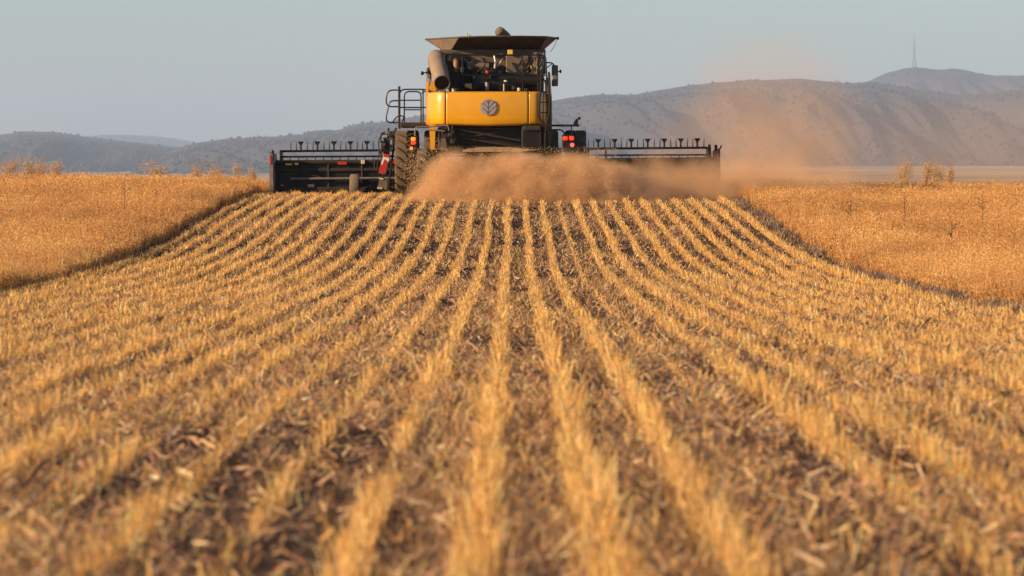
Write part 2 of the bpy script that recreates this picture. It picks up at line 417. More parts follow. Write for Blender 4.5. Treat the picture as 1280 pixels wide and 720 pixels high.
def make_litter():
    Vs = []; Cs = []
    for (y0, y1, dens, ws, ls) in [(9.5, 16, 3600, .0042, .060), (16, 30, 2600, .0055, .060), (30, 55, 1100, .0075, .055), (55, 104, 620, .0095, .050)]:
        xa, xb = max(XL, -.158 * y1 - 1.2), min(XR, .158 * y1 + 1.2)
        n = int((y1 - y0) * (xb - xa) * dens)
        x = rng.uniform(xa, xb, n); y = rng.uniform(y0, y1, n)
        k = np.abs(((x - ROW0 - rowwave(y)) / ROWD + .5) % 1 - .5)       # 0 on the row, .5 between rows
        pt = fbm(x * 1.3, y * .5, 31, 3)
        keep = rng.random(n) < (0.30 + 1.1 * k) * np.clip((pt - .32) * 3.4, .10, 1.3)
        x, y, pt = x[keep], y[keep], pt[keep]; n = len(x)
        a = rng.uniform(0, 2 * np.pi, n); L = np.minimum(ls * rng.gamma(2.6, .36, n), ls * 2.2)
        up = np.abs(rng.normal(size=n)) * .38
        d = np.stack([np.cos(a) * L, np.sin(a) * L, up * L], 1)
        base = np.stack([x, y, gz(x, y) + rng.uniform(.008, .045, n)], 1)
        wv = ws * rng.gamma(3, .33, n); big = rng.random(n) < .04; wv = np.where(big, wv * 2.4, wv)
        Vs.append(blades(base, d, wv, .8)); c = pal(n, LIT, .25, [.25, .17, .22, .08, .14, .14])
        c = c * (0.8 + .5 * vnoise(x * .9, y * .25, 44))[:, None]
        Cs.append(np.clip(c, .01, .8))
        # bits that stick up out of the trash
        m = int(n * .35); i = rng.integers(0, n, m); h = rng.uniform(.02, .10, m)
        d = np.stack([rng.normal(size=m) * .5 * h, rng.normal(size=m) * .5 * h, h], 1)
        Vs.append(blades(base[i], d, ws * .8 * rng.uniform(.5, 1.3, m), .5))
        Cs.append(pal(m, GOLD + LIT[:2], .25))
    for (y0, y1, dens) in [(9.5, 30, 70), (30, 100, 9)]:
        xa, xb = max(XL, -.158 * y1 - 1.2), min(XR, .158 * y1 + 1.2); n = int((y1 - y0) * (xb - xa) * dens)
        x = rng.uniform(xa, xb, n); y = rng.uniform(y0, y1, n); a = rng.uniform(0, 2 * np.pi, n); L = rng.uniform(.035, .10, n)
        d = np.stack([np.cos(a) * L, np.sin(a) * L, rng.uniform(-.1, .7, n) * L], 1)
        Vs.append(blades(np.stack([x, y, gz(x, y) + rng.uniform(.02, .06, n)], 1), d, rng.uniform(.006, .017, n), .5))
        Cs.append(pal(n, [(.50, .31, .16), (.36, .20, .10), (.62, .44, .25), (.22, .12, .07)], .2))
    V = np.concatenate(Vs); C = np.concatenate(Cs); print('litter', len(V))
    o = np_mesh('straw_litter', V, 4, M_lit, C)
    tag(o, 'broken grey and tan straw litter lying on dark soil between stubble rows', 'straw litter', kind='stuff')
make_litter()

CROPC = [(0.76, 0.34, 0.095), (0.84, 0.44, 0.15), (0.60, 0.235, 0.065), (0.88, 0.58, 0.28), (0.34, 0.14, 0.05)]
def crop(name, side, label):
    Vs = []; Cs = []
    for (y0, y1, dens, sz) in [(34, 60, 3600, .014), (60, 90, 3000, .018), (90, 122, 2200, .023)]:
        wmax = .150 * y1 + 2.0
        x0, x1 = (-wmax, XL) if side < 0 else (XR, wmax)
        if x1 <= x0: continue
        n = int((y1 - y0) * (x1 - x0) * dens)
        x = rng.uniform(x0, x1, n); y = rng.uniform(y0, y1, n)
        ed = (XL - x) if side < 0 else (x - XR)
        ragged = .34 * fbm(y * 1.1, y * 0 + side, 8, 3) - .08 + .05 * (vnoise(y * 7, x * 7, 9) - .5)
        # plants stand as bushes about 25 cm across
        cx = np.round(x / .22) * .22; cyy = np.round(y / .24) * .24
        jx = (_hash((cx * 100).astype(int), (cyy * 100).astype(int), 5) - .5) * .14
        jy = (_hash((cx * 100).astype(int), (cyy * 100).astype(int), 6) - .5) * .14
        hh = .40 + .16 * _hash((cx * 100).astype(int), (cyy * 100).astype(int), 7) + .42 * (fbm(x / 1.1, y / 1.9, 13, 3) - .48)
        hh = hh * (.66 + .34 * np.clip(ed / .9, 0, 1))
        r = np.hypot(x - cx - jx, y - cyy - jy) / .17
        top = hh * np.sqrt(np.clip(1 - .55 * r * r, .05, 1))
        u = rng.random(n) ** np.where(ed < .35, 1.0, .62)
        z = gz(x, y) + top * (.08 + .92 * u)
        keep = (ed > ragged * (1.2 - .7 * u) - .05) & (y < 122)
        keep &= rng.random(n) < np.clip(1.15 - .35 * r, .3, 1)
        x, y, z, u = x[keep], y[keep], z[keep], u[keep]; n = len(x)
        L = sz * rng.uniform(.7, 2.2, n)
        d = rng.normal(size=(n, 3)) * np.array([.55, .55, .5]); d[:, 2] += .75
        d /= np.linalg.norm(d, axis=1, keepdims=True); d *= L[:, None]
        Vs.append(blades(np.stack([x, y, z], 1), d, sz * rng.uniform(.25, .75, n), .4, quad=False))
        c = pal(n, CROPC, .20, [.33, .27, .18, .14, .08])
        pt = fbm(x / 2.2, y / 5.0, 17, 3)
        c *= (0.38 + 1.2 * pt)[:, None]
        Cs.append(np.clip(c, .01, .85))
        # bare stems
        m = n // 9; i = rng.integers(0, n, m); zz = gz(x[i], y[i]); hs = rng.uniform(.25, .56, m)
        d = np.stack([rng.normal(size=m) * .08, rng.normal(size=m) * .08, hs], 1)
        Vs.append(blades(np.stack([x[i], y[i], zz], 1), d, np.full(m, sz * .22), .6, quad=False)); Cs.append(pal(m, CROPC, .2))
    # dense row of plants along the cut face, and coarse stems inside the canopy
    for (y0, y1, dens, sz, strip) in [(34, 60, 4200, .022, 1), (60, 104, 3000, .028, 1), (34, 122, 260, .05, 0)]:
        if strip: x0, x1 = (XL - .75, XL) if side < 0 else (XR, XR + .5)
        else: x0, x1 = (-.150 * y1 - 2, XL) if side < 0 else (XR, .150 * y1 + 2)
        n = int((y1 - y0) * (x1 - x0) * dens); x = rng.uniform(x0, x1, n); y = rng.uniform(y0, y1, n)
        ed = (XL - x) if side < 0 else (x - XR)
        keep = (np.abs(x) < .150 * y + 2.2) & (ed > .34 * fbm(y * 1.1, y * 0 + side, 8, 3) - .10); x, y = x[keep], y[keep]; n = len(x)
        top = (.40 + .42 * (fbm(x / 1.1, y / 1.9, 13, 3) - .48)) * (.75 + .4 * vnoise(x * 5, y * 4.2, 19))
        ed = (XL - x) if side < 0 else (x - XR); top = top * (.62 + .38 * np.clip(ed / .9, 0, 1))
        u = rng.random(n) if strip else rng.random(n) * .3
        L = (sz * rng.uniform(.7, 2.0, n)) if strip else top * rng.uniform(.4, .65, n)
        d = rng.normal(size=(n, 3)) * (.5 if strip else .15); d[:, 2] = np.abs(d[:, 2]) + .8; d /= np.linalg.norm(d, axis=1, keepdims=True); d *= L[:, None]
        Vs.append(blades(np.stack([x, y, gz(x, y) + top * (.02 + .8 * u)], 1), d, sz * rng.uniform(.4, .9, n) * (1 if strip else .45), .4, quad=False))
        Cs.append(np.clip(pal(n, [(.50, .25, .07), (.36, .17, .055), (.62, .33, .10), (.24, .12, .045)], .2) * (0.6 + .7 * fbm(x / 2.2, y / 5.0, 17, 3))[:, None], .01, .8))
    V = np.concatenate(Vs); C = np.concatenate(Cs); print(name, len(V))
    o = np_mesh(name, V, 3, M_crop, C); tag(o, label, 'crop', kind='stuff')
crop('standing_crop', -1, 'uncut golden orange crop left of the harvested strip')
crop('standing_crop', 1, 'uncut golden orange crop right of the harvested strip')

# pale dead leaf windrow at the right edge of the cut
n = 30000
y = rng.uniform(36, 100, n); x = XR - .16 + rng.normal(size=n) * .11
keep = rng.random(n) < np.clip((fbm(y / 1.1, y * 0, 71, 2) - .36) * 4, 0, 1); x, y = x[keep], y[keep]; n = len(x)
h = rng.uniform(.03, .15, n); d = np.stack([rng.normal(size=n) * .5 * h + .3 * h, rng.normal(size=n) * .4 * h, h], 1)
o = np_mesh('leaf_trash', blades(np.stack([x, y, gz(x, y) + .01], 1), d, rng.uniform(.006, .016, n), .4), 4, M_lit, pal(n, [(.20, .125, .085), (.11, .065, .045), (.36, .25, .17)], .25))
tag(o, 'grey dead leaf trash along the right edge of the harvested strip', 'leaf litter', kind='stuff')

# ------------------------------------------------------------------ shrubs and weeds
M_bush = straw_mat('dry_weed_foliage', .4)
def dry_bush(px, py_top, wpx, d, label, group='dry bushes on the crest', col=[(.78,.50,.22),(.62,.36,.14),(.85,.62,.36),(.45,.24,.09)], dens=1.0, seed=0):
    g = np.random.default_rng(100 + seed)
    x = X(px, d); zb = float(gz(x, d)); zt = Z(py_top, d); H = zt - zb; Wd = wpx * d / FPX
    root = bpy.data.objects.new('dry_bush', None); COL.objects.link(root); root.location = (x, d, zb); root.empty_display_size = .2
    tag(root, label, 'dry bush', group)
    st = MB(); tips = []
    for k in range(9):
        a = g.uniform(0, 2 * math.pi); rr = Wd * .5 * g.uniform(.2, 1)
        p0 = Vector((0, 0, -.02)); p2 = Vector((math.cos(a) * rr, math.sin(a) * rr, H * g.uniform(.6, .97))); p1 = (p0 + p2) * .5 + Vector((0, 0, .12 * H)) - Vector((p2.x, p2.y, 0)) * .2
        st.tube([p0, p1, p2], [.008, .005, .003], 5)
        for q in range(5):
            t = g.uniform(.35, 1); b = p0.lerp(p1, t * 2) if t < .5 else p1.lerp(p2, t * 2 - 1)
            e = b + Vector((g.normal() * .18 * Wd, g.normal() * .18 * Wd, abs(g.normal()) * .12 * H)); st.tube([b, e], [.003, .002], 4); tips.append(e); tips.append(b.lerp(e, .5))
        tips.append(p2)
    st.build('stem', mat('dry_stem', (.32, .17, .07), .8), root)
    T = np.array([tuple(t) for t in tips]); n = int(2400 * max(dens, .6))
    c = T[g.integers(0, len(T), n)] + g.normal(size=(n, 3)) * np.array([.15 * Wd, .15 * Wd, .09 * H])
    dd = g.normal(size=(n, 3)); dd /= np.linalg.norm(dd, axis=1, keepdims=True); dd *= g.uniform(.014, .036, (n, 1))
    f = np_mesh('foliage', blades(c, dd, g.uniform(.008, .018, n), .5), 4, M_bush, pal(n, col, .2)); f.parent = root
    return root
bushes = [(9, 197, 28, 'round dry orange bush on the crest at the far left of the field', .9), (36, 200, 20, 'wispy dry bush on the crest, second from the far left', .8),
    (51, 199, 26, 'wide dry bush on the crest left of a taller narrow one', 1.1), (69, 203, 22, 'dry bush on the left crest, fourth from the far left', .9),
    (192, 202, 30, 'fullest rounded golden bush alone on the left crest', 1.0), (247, 203, 14, 'thin upright dry bush left of the round one nearest the harvester front', .35),
    (270, 207, 26, 'low round golden bush with thin bushes on both sides of it', .9), (298, 208, 15, 'small sparse dry bush, second from the harvester front', .4),
    (315, 209, 11, 'smallest sparse dry bush, nearest to the harvester front on the left', .35),
    (1129, 197, 27, 'tallest golden bush on the right crest', 1.0), (1157, 201, 15, 'slender sparse golden bush between two fuller ones on the right crest', .5),
    (1171, 201, 22, 'golden bush on the right crest, just right of the slender one', .9), (1187, 206, 10, 'smallest dry bush at the right end of the right crest group', .4)]
for i, (px, pt, wp, lb, dn) in enumerate(bushes):
    dry_bush(px, pt, wp, 108 + (i % 3) * 1.5, lb, 'dry bushes on the left crest' if px < 640 else 'dry bushes on the right crest', dens=dn, seed=i)

M_dead = mat('dead_weed_stem', (.07, .04, .022), .85, var=.4, scale=20)
def dead_weed(px, pyb, hpx, d, label, seed):
    g = random.Random(seed); x = X(px, d); zb = float(gz(x, d)); H = Z(pyb - hpx, d) - zb
    m = MB((x, d, zb)); o = Vector((x, d, zb))
    lean = g.uniform(-.06, .06)
    spine = [o, o + Vector((lean * .5, 0, H * .5)), o + Vector((lean, .02, H))]
    m.tube(spine, [.008, .006, .003], 6)
    for k in range(g.randint(6, 14)):
        t = g.uniform(.3, 1.0); b = spine[0].lerp(spine[2], t); s = g.choice((-1, 1))
        e = b + Vector((s * g.uniform(.04, .12), g.uniform(-.05, .05), g.uniform(.0, .09)))
        m.tube([b, e], [.006, .003], 5)
        m.tube([e, e + Vector((g.uniform(-.02, .02), 0, g.uniform(.01, .05)))], [.006, .003], 5)
    tag(m.build('dead_weed', M_dead, smooth=True), label, 'dead weed', 'dead weeds in the crop')
for i, (px, pb, hp, d, lb) in enumerate([(155, 253, 17, 78, 'dark dead weed standing in the left crop, taller of the left pair'), (194, 246, 10, 84, 'small dark dead weed in the left crop, right of the taller one'),
    (312, 240, 8, 90, 'tiny dark dead weed in the left crop near the harvester front'), (1132, 262, 22, 74, 'dark upright dead weed in the right crop below the crest bushes'),
    (1064, 262, 17, 76, 'forked dark dead weed in the right crop, nearest the cut strip'), (1228, 262, 20, 74, 'leaning dark dead weed in the right crop close to the right picture edge'),
    (1190, 290, 14, 62, 'dark dead weed lowest down the slope of the right crop')]):
    dead_weed(px, pb, hp, d, lb, i + 5)

# ------------------------------------------------------------------ radio mast on the hill
dm = 11950.0; mx_, mz0 = X(1142, dm), Z(85.5, dm) - 6; mzt = Z(42, dm)
M_mast = mat('galvanised_mast_steel', (.12, .11, .11), .5, .4, var=.2, scale=.1)
mast = bpy.data.objects.new('radio_mast', None); COL.objects.link(mast); mast.location = (mx_, dm, mz0)
tag(mast, 'tall thin lattice radio mast standing on the highest right hill', 'radio mast')
Hm = mzt - mz0
def mw(t): return np.interp(t, [0, .12, .35, .55, 1], [9.5, 8.0, 3.6, 1.9, .7])
def mpt(t, k): a = k * math.pi / 2 + .5; return Vector((mw(t) * math.cos(a), mw(t) * math.sin(a), t * Hm))
for k in range(4):
    MB().tube([mpt(t, k) for t in (0, .12, .35, .55, .8)], [.75, .65, .5, .45, .4], 6).build('leg', M_mast, mast)
br = MB(); lv = [0, .12, .22, .32, .42, .52, .6, .68, .76, .8]
for a, b in zip(lv[:-1], lv[1:]):
    for k in range(4):
        br.tube([mpt(a, k), mpt(b, k + 1)], .22, 4); br.tube([mpt(b, k), mpt(b, k + 1)], .22, 4)
br.build('bracing', M_mast, mast)
an = MB().tube([(0, 0, Hm * .78), (0, 0, Hm)], [.65, .35], 6)
an.box(-2.0, 2.0, -.6, .6, Hm * .80, Hm * .80 + 2.5, .2)
an.build('antenna', M_mast, mast)

# ------------------------------------------------------------------ the combine harvester
O = (-0.57, 96.0, 0.0)
cb = bpy.data.objects.new('combine_harvester', None); COL.objects.link(cb); cb.location = O
tag(cb, 'yellow and black combine harvester seen from behind raising dust on the crest', 'combine harvester')
def N_(): return MB(O)
YEL = mat('yellow_paint', (0.72, 0.335, 0.003), 0.33, var=.08, scale=3, coat=.4, dust=.03)
BLK = mat('black_paint', (0.014, 0.012, 0.011), 0.42, var=.4, scale=5, dust=.02, spec=.25)
DRK = mat('dusty_dark_steel', (0.026, 0.021, 0.018), 0.6, var=.5, scale=7, dust=.09, spec=.3)
BRN = mat('dusty_grey_sheet', (0.15, 0.11, 0.085), 0.55, .15, var=.45, scale=5, dust=.32)
TANK = mat('grey_tank_sheet', (0.10, 0.075, 0.06), 0.5, .2, var=.45, scale=3.5, dust=.30)
GRY = mat('grey_metal', (0.26, 0.23, 0.20), 0.4, .5, var=.3, scale=6, dust=.3)
RUB = mat('tyre_rubber', (0.040, 0.032, 0.027), 0.8, var=.4, scale=8, bump=.3, dust=.5)
CHR = mat('emblem_silver', (0.42, 0.38, 0.42), 0.35, .35, var=.15)
RED = mat('red_reflector', (0.50, 0.022, 0.012), 0.35, var=.1)
WHT = mat('white_reflector', (0.75, 0.70, 0.62), 0.4, var=.15, dust=.1)
STK = mat('yellow_sticker', (0.80, 0.50, 0.05), 0.5, var=.1)
PLB = mat('pale_label', (0.55, 0.50, 0.42), 0.5, var=.2, dust=.2)
LRED = mat('red_lamp_lens', (0.85, 0.03, 0.01), 0.2, coat=.5, emit=((1, .05, .01), .5))
LORG = mat('amber_lamp_lens', (0.9, 0.30, 0.02), 0.2, coat=.5, emit=((1, .30, .02), .3))
LPNK = mat('round_lamp_lens', (0.85, 0.15, 0.12), 0.2, coat=.5, emit=((1, .2, .15), .25))
GLS = mat('mirror_housing', (0.16, 0.17, 0.15), 0.35, var=.2, dust=.2)

# --- yellow rear hood: plan curve from the left flank round the back to the right flank
YR = 92.0
zt_, zb_ = Z(115.3, YR), Z(155.2, YR)
def hood_plan():
    xl, xr = X(533.5, YR), X(683.5, YR); out_ = []
    rx, ry = .52, 1.05
    for a in np.linspace(0, math.pi / 2, 14): out_.append((xl + rx - rx * math.cos(a) ** .85, YR + ry - ry * math.sin(a) ** 1.0 if a < 1.57 else YR))
    rx2, ry2 = .34, .9
    for a in np.linspace(math.pi / 2, 0, 12): out_.append((xr - rx2 + rx2 * math.cos(a) ** .85, YR + ry2 - ry2 * math.sin(a)))
    # densify the flat middle, very slightly bowed
    res = []
    for i in range(len(out_) - 1):
        res.append(out_[i])
        if out_[i + 1][0] - out_[i][0] > .5:
            for t in np.linspace(0, 1, 26)[1:-1]:
                xx = out_[i][0] + t * (out_[i + 1][0] - out_[i][0]); res.append((xx, YR - .07 * math.sin(math.pi * t)))
    res.append(out_[-1]); return res
HP = hood_plan()
def hood_section(x0, x1, name):
    pts = [p for p in HP if x0 < p[0] < x1]
    def at(xx):
        for a, b in zip(HP[:-1], HP[1:]):
            if a[0] <= xx <= b[0] and b[0] > a[0]: t = (xx - a[0]) / (b[0] - a[0]); return (xx, a[1] + t * (b[1] - a[1]))
        return HP[0] if xx < HP[0][0] else HP[-1]
    if x0 > HP[0][0]: pts = [at(x0)] + pts
    else: pts = [HP[0]] + pts
    if x1 < HP[-1][0]: pts = pts + [at(x1)]
    else: pts = pts + [HP[-1]]
    m = N_(); rows = []
    prof = [(.20, 0.0), (.07, -.012), (.02, .02), (.0, .06), (-.012, .2), (-.018, .45), (-.012, .7), (.0, .90), (.022, .97), (.08, 1.012), (.22, 1.0)]   # (inset, height fraction)
    cx = (HP[0][0] + HP[-1][0]) / 2
    for ins, hf in prof:
        row = []
        for i, (x, y) in enumerate(pts):
            a = pts[max(i - 1, 0)]; b = pts[min(i + 1, len(pts) - 1)]
            tx, ty = b[0] - a[0], b[1] - a[1]; L = math.hypot(tx, ty) or 1; nx_, ny_ = -ty / L, tx / L   # points inwards (forward)
            sag = -.035 * (1 - abs(x - cx) / 1.6) * (1 - hf)
            row.append((x + nx_ * ins, y + ny_ * ins, zb_ + sag + (zt_ - zb_) * hf))
        rows.append(row)
    m.loft(rows, cap=False, close=False)
    o = m.build(name, YEL, cb, smooth=True)
    md = o.modifiers.new('thickness', 'SOLIDIFY'); md.thickness = .012; md.offset = 0
    return o
s1, s2 = X(557.5, YR), X(661, YR)
rear = hood_section(s1 + .008, s2 - .008, 'rear_panel')
hood_section(-99, s1 - .008, 'corner_panel'); hood_section(s2 + .008, 99, 'corner_panel')
# emblem: a round leaf with veins
ex, ez, er, ey = X(610.5, YR), Z(134, YR), .20, YR - .115
em = N_()
seg = 40
def inside_piece(poly):     # clip helper not needed: pieces drawn by hand inside the disc
    em.prism([(ex + a * er, ez + b * er) for a, b in poly], ey - .012, ey + .02)
def arc(a0, a1, n=8, r=1.0): return [(r * math.cos(R(a)), r * math.sin(R(a))) for a in np.linspace(a0, a1, n)]
for sx in (-1, 1):
    f = lambda P: [(sx * a, b) for a, b in P]
    inside_piece(f([(.05, -.93)] + arc(-86, 2, 9) + [(.80, -.06), (.40, -.42)]))         # lowest leaf
    inside_piece(f([(.05, -.62), (.40, -.28)] + arc(12, 36, 5) + [(.42, .22), (.05, -.22)]))   # middle leaf
    inside_piece(f([(.05, -.08), (.42, .36)] + arc(47, 62, 4) + [(.36, .80), (.05, .45)]))     # upper leaf
    inside_piece(f([(.05, .58), (.30, .88)] + arc(74, 86, 4) + [(.05, .97)]))
em.build('emblem', CHR, rear)

# --- flank shields
for s, px in ((-1, 534.5), (1, 684.5)):
    x = X(px, 93.5); t = .03
    top = 98 if s < 0 else 97
    poly = [(93.05, Z(155, YR)), (93.05, Z(116, YR) + .02), (93.5, Z(101, 93)), (94.2, Z(top, 94)), (95.3, Z(top, 95)), (97.4, Z(104, 97)), (97.6, Z(150, 97)), (95, Z(158, 95)), (93.6, Z(160, 93))]
    sh = N_().sidep(poly, x - t, x + t).build('side_shield', YEL if s < 0 else BRN, cb)
# yellow crown behind the unloading tube
cp = N_(); rws = []
for k in range(9):
    a = math.pi / 2 * k / 8; rws.append([(X(535, 93.3) + .02 + (1 - math.cos(a)) * .30, 93.2, Z(114, 93.2) + math.sin(a) * .36), (X(535, 93.3) + .02 + (1 - math.cos(a)) * .30, 96, Z(114, 93.2) + math.sin(a) * .36)])
cp.loft([[r[0] for r in rws] + [(X(545, 93.2), 93.2, Z(114, 93.2))], [r[1] for r in rws] + [(X(545, 93.2), 96, Z(114, 93.2))]]).build('side_cowl', YEL, cb, smooth=True)
# tapered yellow fin below the left corner
fin = [(X(536, YR), Z(154.5, YR)), (X(544.3, YR), Z(154.5, YR)), (X(543, YR), Z(187, YR)), (X(537.8, YR), Z(187, YR))]
N_().prism(fin, 92.35, 92.42).build('rear_fin', YEL, cb)
# right flank grey post
N_().prism([(X(683.5, YR), Z(114, YR)), (X(688.0, YR), Z(90, YR)), (X(690, YR), Z(120, YR)), (X(690.2, YR), Z(160, YR)), (X(689, YR), Z(195, YR)), (X(684.5, YR), Z(195, YR))], 92.6, 93.8).build('flank_post', BRN, cb)

# --- engine deck
xl, xr = X(545, 93), X(684, 93)
N_().box(xl + .05, xr - .05, 93.2, 97.6, Z(186, 93), Z(114, 93), .05).build('chassis_body', DRK, cb)
N_().box(X(549, 94), X(682, 94), 94.0, 94.25, Z(93, 94), Z(62, 94), .02).build('tank_wall', TANK, cb)
N_().box(X(560, 94), X(680, 94), 94.26, 97.5, Z(113, 94), Z(62, 94), .03).build('grain_tank', TANK, cb)
eng = N_().box(X(590, 93), X(676, 93), 92.75, 93.9, Z(114.5, 93), Z(95, 93), .06)
eng.box(X(602, 93), X(629, 93), 92.8, 93.7, Z(95.5, 93), Z(88, 93), .04)
eng.tube([(X(592, 93), 92.9, Z(101, 93)), (X(625, 93), 92.85, Z(101, 93))], .11, 12)
eng.tube([(X(645, 93), 92.75, Z(101, 93)), (X(675, 93), 92.75, Z(101, 93))], .17, 14)
eng.tube([(X(569, 93), 93.7, Z(101, 93)), (X(569, 93), 92.9, Z(101, 93))], .26, 18)
eng.tube([(X(569, 93), 92.9, Z(101, 93)), (X(569, 93), 92.8, Z(101, 93))], .16, 18)
eng.build('engine', BLK, cb, smooth=True)
# cooling-screen box (brown-grey panels behind the rail)
N_().box(X(632.5, 93.1), X(661, 93.1), 93.1, 93.9, Z(93, 93), Z(68.5, 93), .02).box(X(662, 93.1), X(671.5, 93.1), 93.15, 93.9, Z(93, 93), Z(69, 93), .02).build('screen_box', BRN, cb)
N_().box(X(586, 93.4), X(608, 93.4), 93.3, 93.95, Z(88, 93.4), Z(73, 93.4), .08).tube([(X(583, 93.3), 93.3, Z(82, 93.3)), (X(611, 93.3), 93.3, Z(85, 93.3))], .12, 12).build('air_cleaner', BRN, cb, smooth=True)
# round fan housing on the left, with an exhaust elbow
fh = N_(); cxx, czz = X(570.5, 93.2), Z(76.5, 93.2)
fh.tube([(cxx, 93.9, czz), (cxx, 93.1, czz)], [.25, .23], 22)
fh.build('intake_housing', DRK, cb, smooth=True)
ep = N_(); ep.tube(rounded([(cxx, 93.3, czz + .02), (cxx, 92.92, czz - .02), (cxx + .01, 92.90, Z(90, 93))], .12, 5), .075, 14)
ep.build('exhaust_pipe', mat('rusty_exhaust', (.34, .16, .07), .6, .3, var=.5, scale=14), cb, smooth=True)
N_().tube([(cxx, 93.12, czz + .03), (cxx, 93.05, czz + .03)], [.15, .14], 20).build('intake_mouth', BLK, cb, smooth=True)
# pipes, bottles and hoses in the bay
dt = N_()
rr_ = random.Random(3)
for k in range(34):
    px = rr_.choice([rr_.uniform(556, 632), rr_.uniform(650, 682)]); py = rr_.uniform(70, 108)
    p = [(X(px, 93), 92.75 + rr_.uniform(0, .2), Z(py, 93))]
    for q in range(rr_.randint(1, 3)):
        px = min(max(px + rr_.uniform(-14, 14), 552), 682); py = min(max(py + rr_.uniform(-9, 12), 68), 113); p.append((X(px, 93), 92.72 + rr_.uniform(0, .2), Z(py, 93)))
    N_().tube(rounded(p, .1, 3), rr_.uniform(.010, .024), 6).build('hose', DRK, cb, smooth=True)
for (px, py, w_, h_) in [(576, 84, 5, 7), (612, 92, 3, 8), (590, 109, 6, 4), (562, 108, 6, 5), (640, 108, 5, 5), (655, 111, 6, 4)]:
    N_().box(X(px, 93), X(px + w_, 93), 92.68, 92.8, Z(py + h_, 93), Z(py, 93), .02).build('valve_block', DRK, cb)
def bit(name, px0, px1, py0, py1, m, y=92.66): return N_().box(X(px0, y), X(px1, y), y, y + .06, Z(py1, y), Z(py0, y), .008).build(name, m, cb)
bt = N_(); bt.tube([(X(609, 92.7), 92.7, Z(113, 92.7)), (X(609, 92.7), 92.7, Z(103, 92.7))], .055, 10); bt.build('filter_canister', GRY, cb, smooth=True)
N_().tube([(X(609.5, 92.7), 92.7, Z(91.5, 92.7)), (X(609.5, 92.7), 92.7, Z(88.5, 92.7))], .055, 10).build('red_cap', RED, cb, smooth=True)
N_().tube([(X(630, 92.7), 92.7, Z(114, 92.7)), (X(630, 92.7), 92.7, Z(105, 92.7))], .02, 8).build('dipstick', PLB, cb, smooth=True)
N_().tube([(X(632.5, 92.7), 92.7, Z(102.5, 92.7)), (X(632.5, 92.7), 92.7, Z(100.5, 92.7))], .055, 10).build('filler_cap', PLB, cb, smooth=True)
N_().tube([(X(649, 92.7), 92.7, Z(114, 92.7)), (X(649, 92.7), 92.7, Z(110, 92.7))], .05, 10).build('filler_cap', PLB, cb, smooth=True)
N_().tube([(X(567.5, 92.7), 92.7, Z(115, 92.7)), (X(567.5, 92.7), 92.7, Z(110.5, 92.7))], .06, 10).build('filler_cap', PLB, cb, smooth=True)
hp = N_().tube(rounded([(X(618, 92.9), 92.9, Z(70, 93)), (X(619.5, 92.9), 92.85, Z(78, 93)), (X(618.5, 92.9), 92.85, Z(86, 93))], .1), .035, 8)
BMT = mat('bare_metal', (.55, .42, .36), .3, .8, var=.3, scale=12)
hp.build('bare_metal_pipe', BMT, cb, smooth=True); hp = N_()
hp.tube(rounded([(X(622, 92.9), 92.9, Z(84, 93)), (X(627, 92.9), 92.85, Z(76, 93)), (X(631, 92.9), 92.9, Z(71, 93))], .1), .022, 8)
hp.build('bare_metal_pipe', BMT, cb, smooth=True)
bit('yellow_label', 634.5, 641, 62.5, 68.3, STK, 93.0); bit('yellow_label', 663.5, 667.2, 79.5, 87, STK, 93.0)
# deck rail
rl = N_(); yr = 92.62
rl.tube(rounded([(X(556, yr), yr, Z(114, yr)), (X(556, yr), yr, Z(67.5, yr)), (X(574, yr), yr, Z(69, yr)), (X(675, yr), yr, Z(69, yr)), (X(682, yr), yr, Z(71, yr)), (X(684, yr), yr, Z(114, yr))], .07), .020, 8)
for px in (578, 653.5, 672.5): rl.tube([(X(px, yr), yr, Z(69, yr)), (X(px, yr), yr, Z(114, yr))], .017, 8)
rl.tube([(X(578, yr), yr, Z(94, yr)), (X(682, yr), yr, Z(94.5, yr))], .016, 8)
rl.build('deck_rail', BLK, cb, smooth=True)
# wiring along the right side
CBL = mat('dusty_cable', (.25, .20, .16), .6, var=.4)
for k in range(10):
    px = 668 + rr_.uniform(0, 14); p = [(X(px + rr_.uniform(-3, 3), 92.7), 92.7 + rr_.uniform(-.05, .05), Z(py, 92.7)) for py in (66, 72 + rr_.uniform(-2, 2), 80, 90 + rr_.uniform(-3, 3), 97)]
    N_().tube(rounded(p, .06, 3), .010, 5).build('cable', CBL, cb, smooth=True)

# --- unloading tube boot
ut = N_()
a = Vector((X(545, 94.2), 94.2, Z(73, 94))); b = Vector((X(547.5, 93.2), 93.2, Z(80, 93.2))); c = Vector((X(553, 92.0), 91.95, Z(104.5, 92)))
ut.tube([(a.x - .02, 99, a.z - .25), (a.x - .02, 95, a.z - .12), a + Vector((0, .25, 0)), a + Vector((0, 0, .02)), b + Vector((0, .2, .06)), b, b.lerp(c, .5), c], [.20, .20, .20, .205, .215, .22, .215, .195], 28, cap=False)
uo = ut.build('unloading_tube', mat('dusty_unloader_sheet', (.27, .20, .15), .45, .1, var=.25, scale=2, dust=.5), cb, smooth=True)
md = uo.modifiers.new('t', 'SOLIDIFY'); md.thickness = .012; md.offset = -1
dd = (c - b).normalized()
N_().tube([c - dd * .10, c - dd * .085], .182, 24).build('tube_mouth', BLK, uo)
N_().tube([c - dd * .02, c + dd * .012], .205, 28, cap=False).build('tube_rim', BLK, uo)

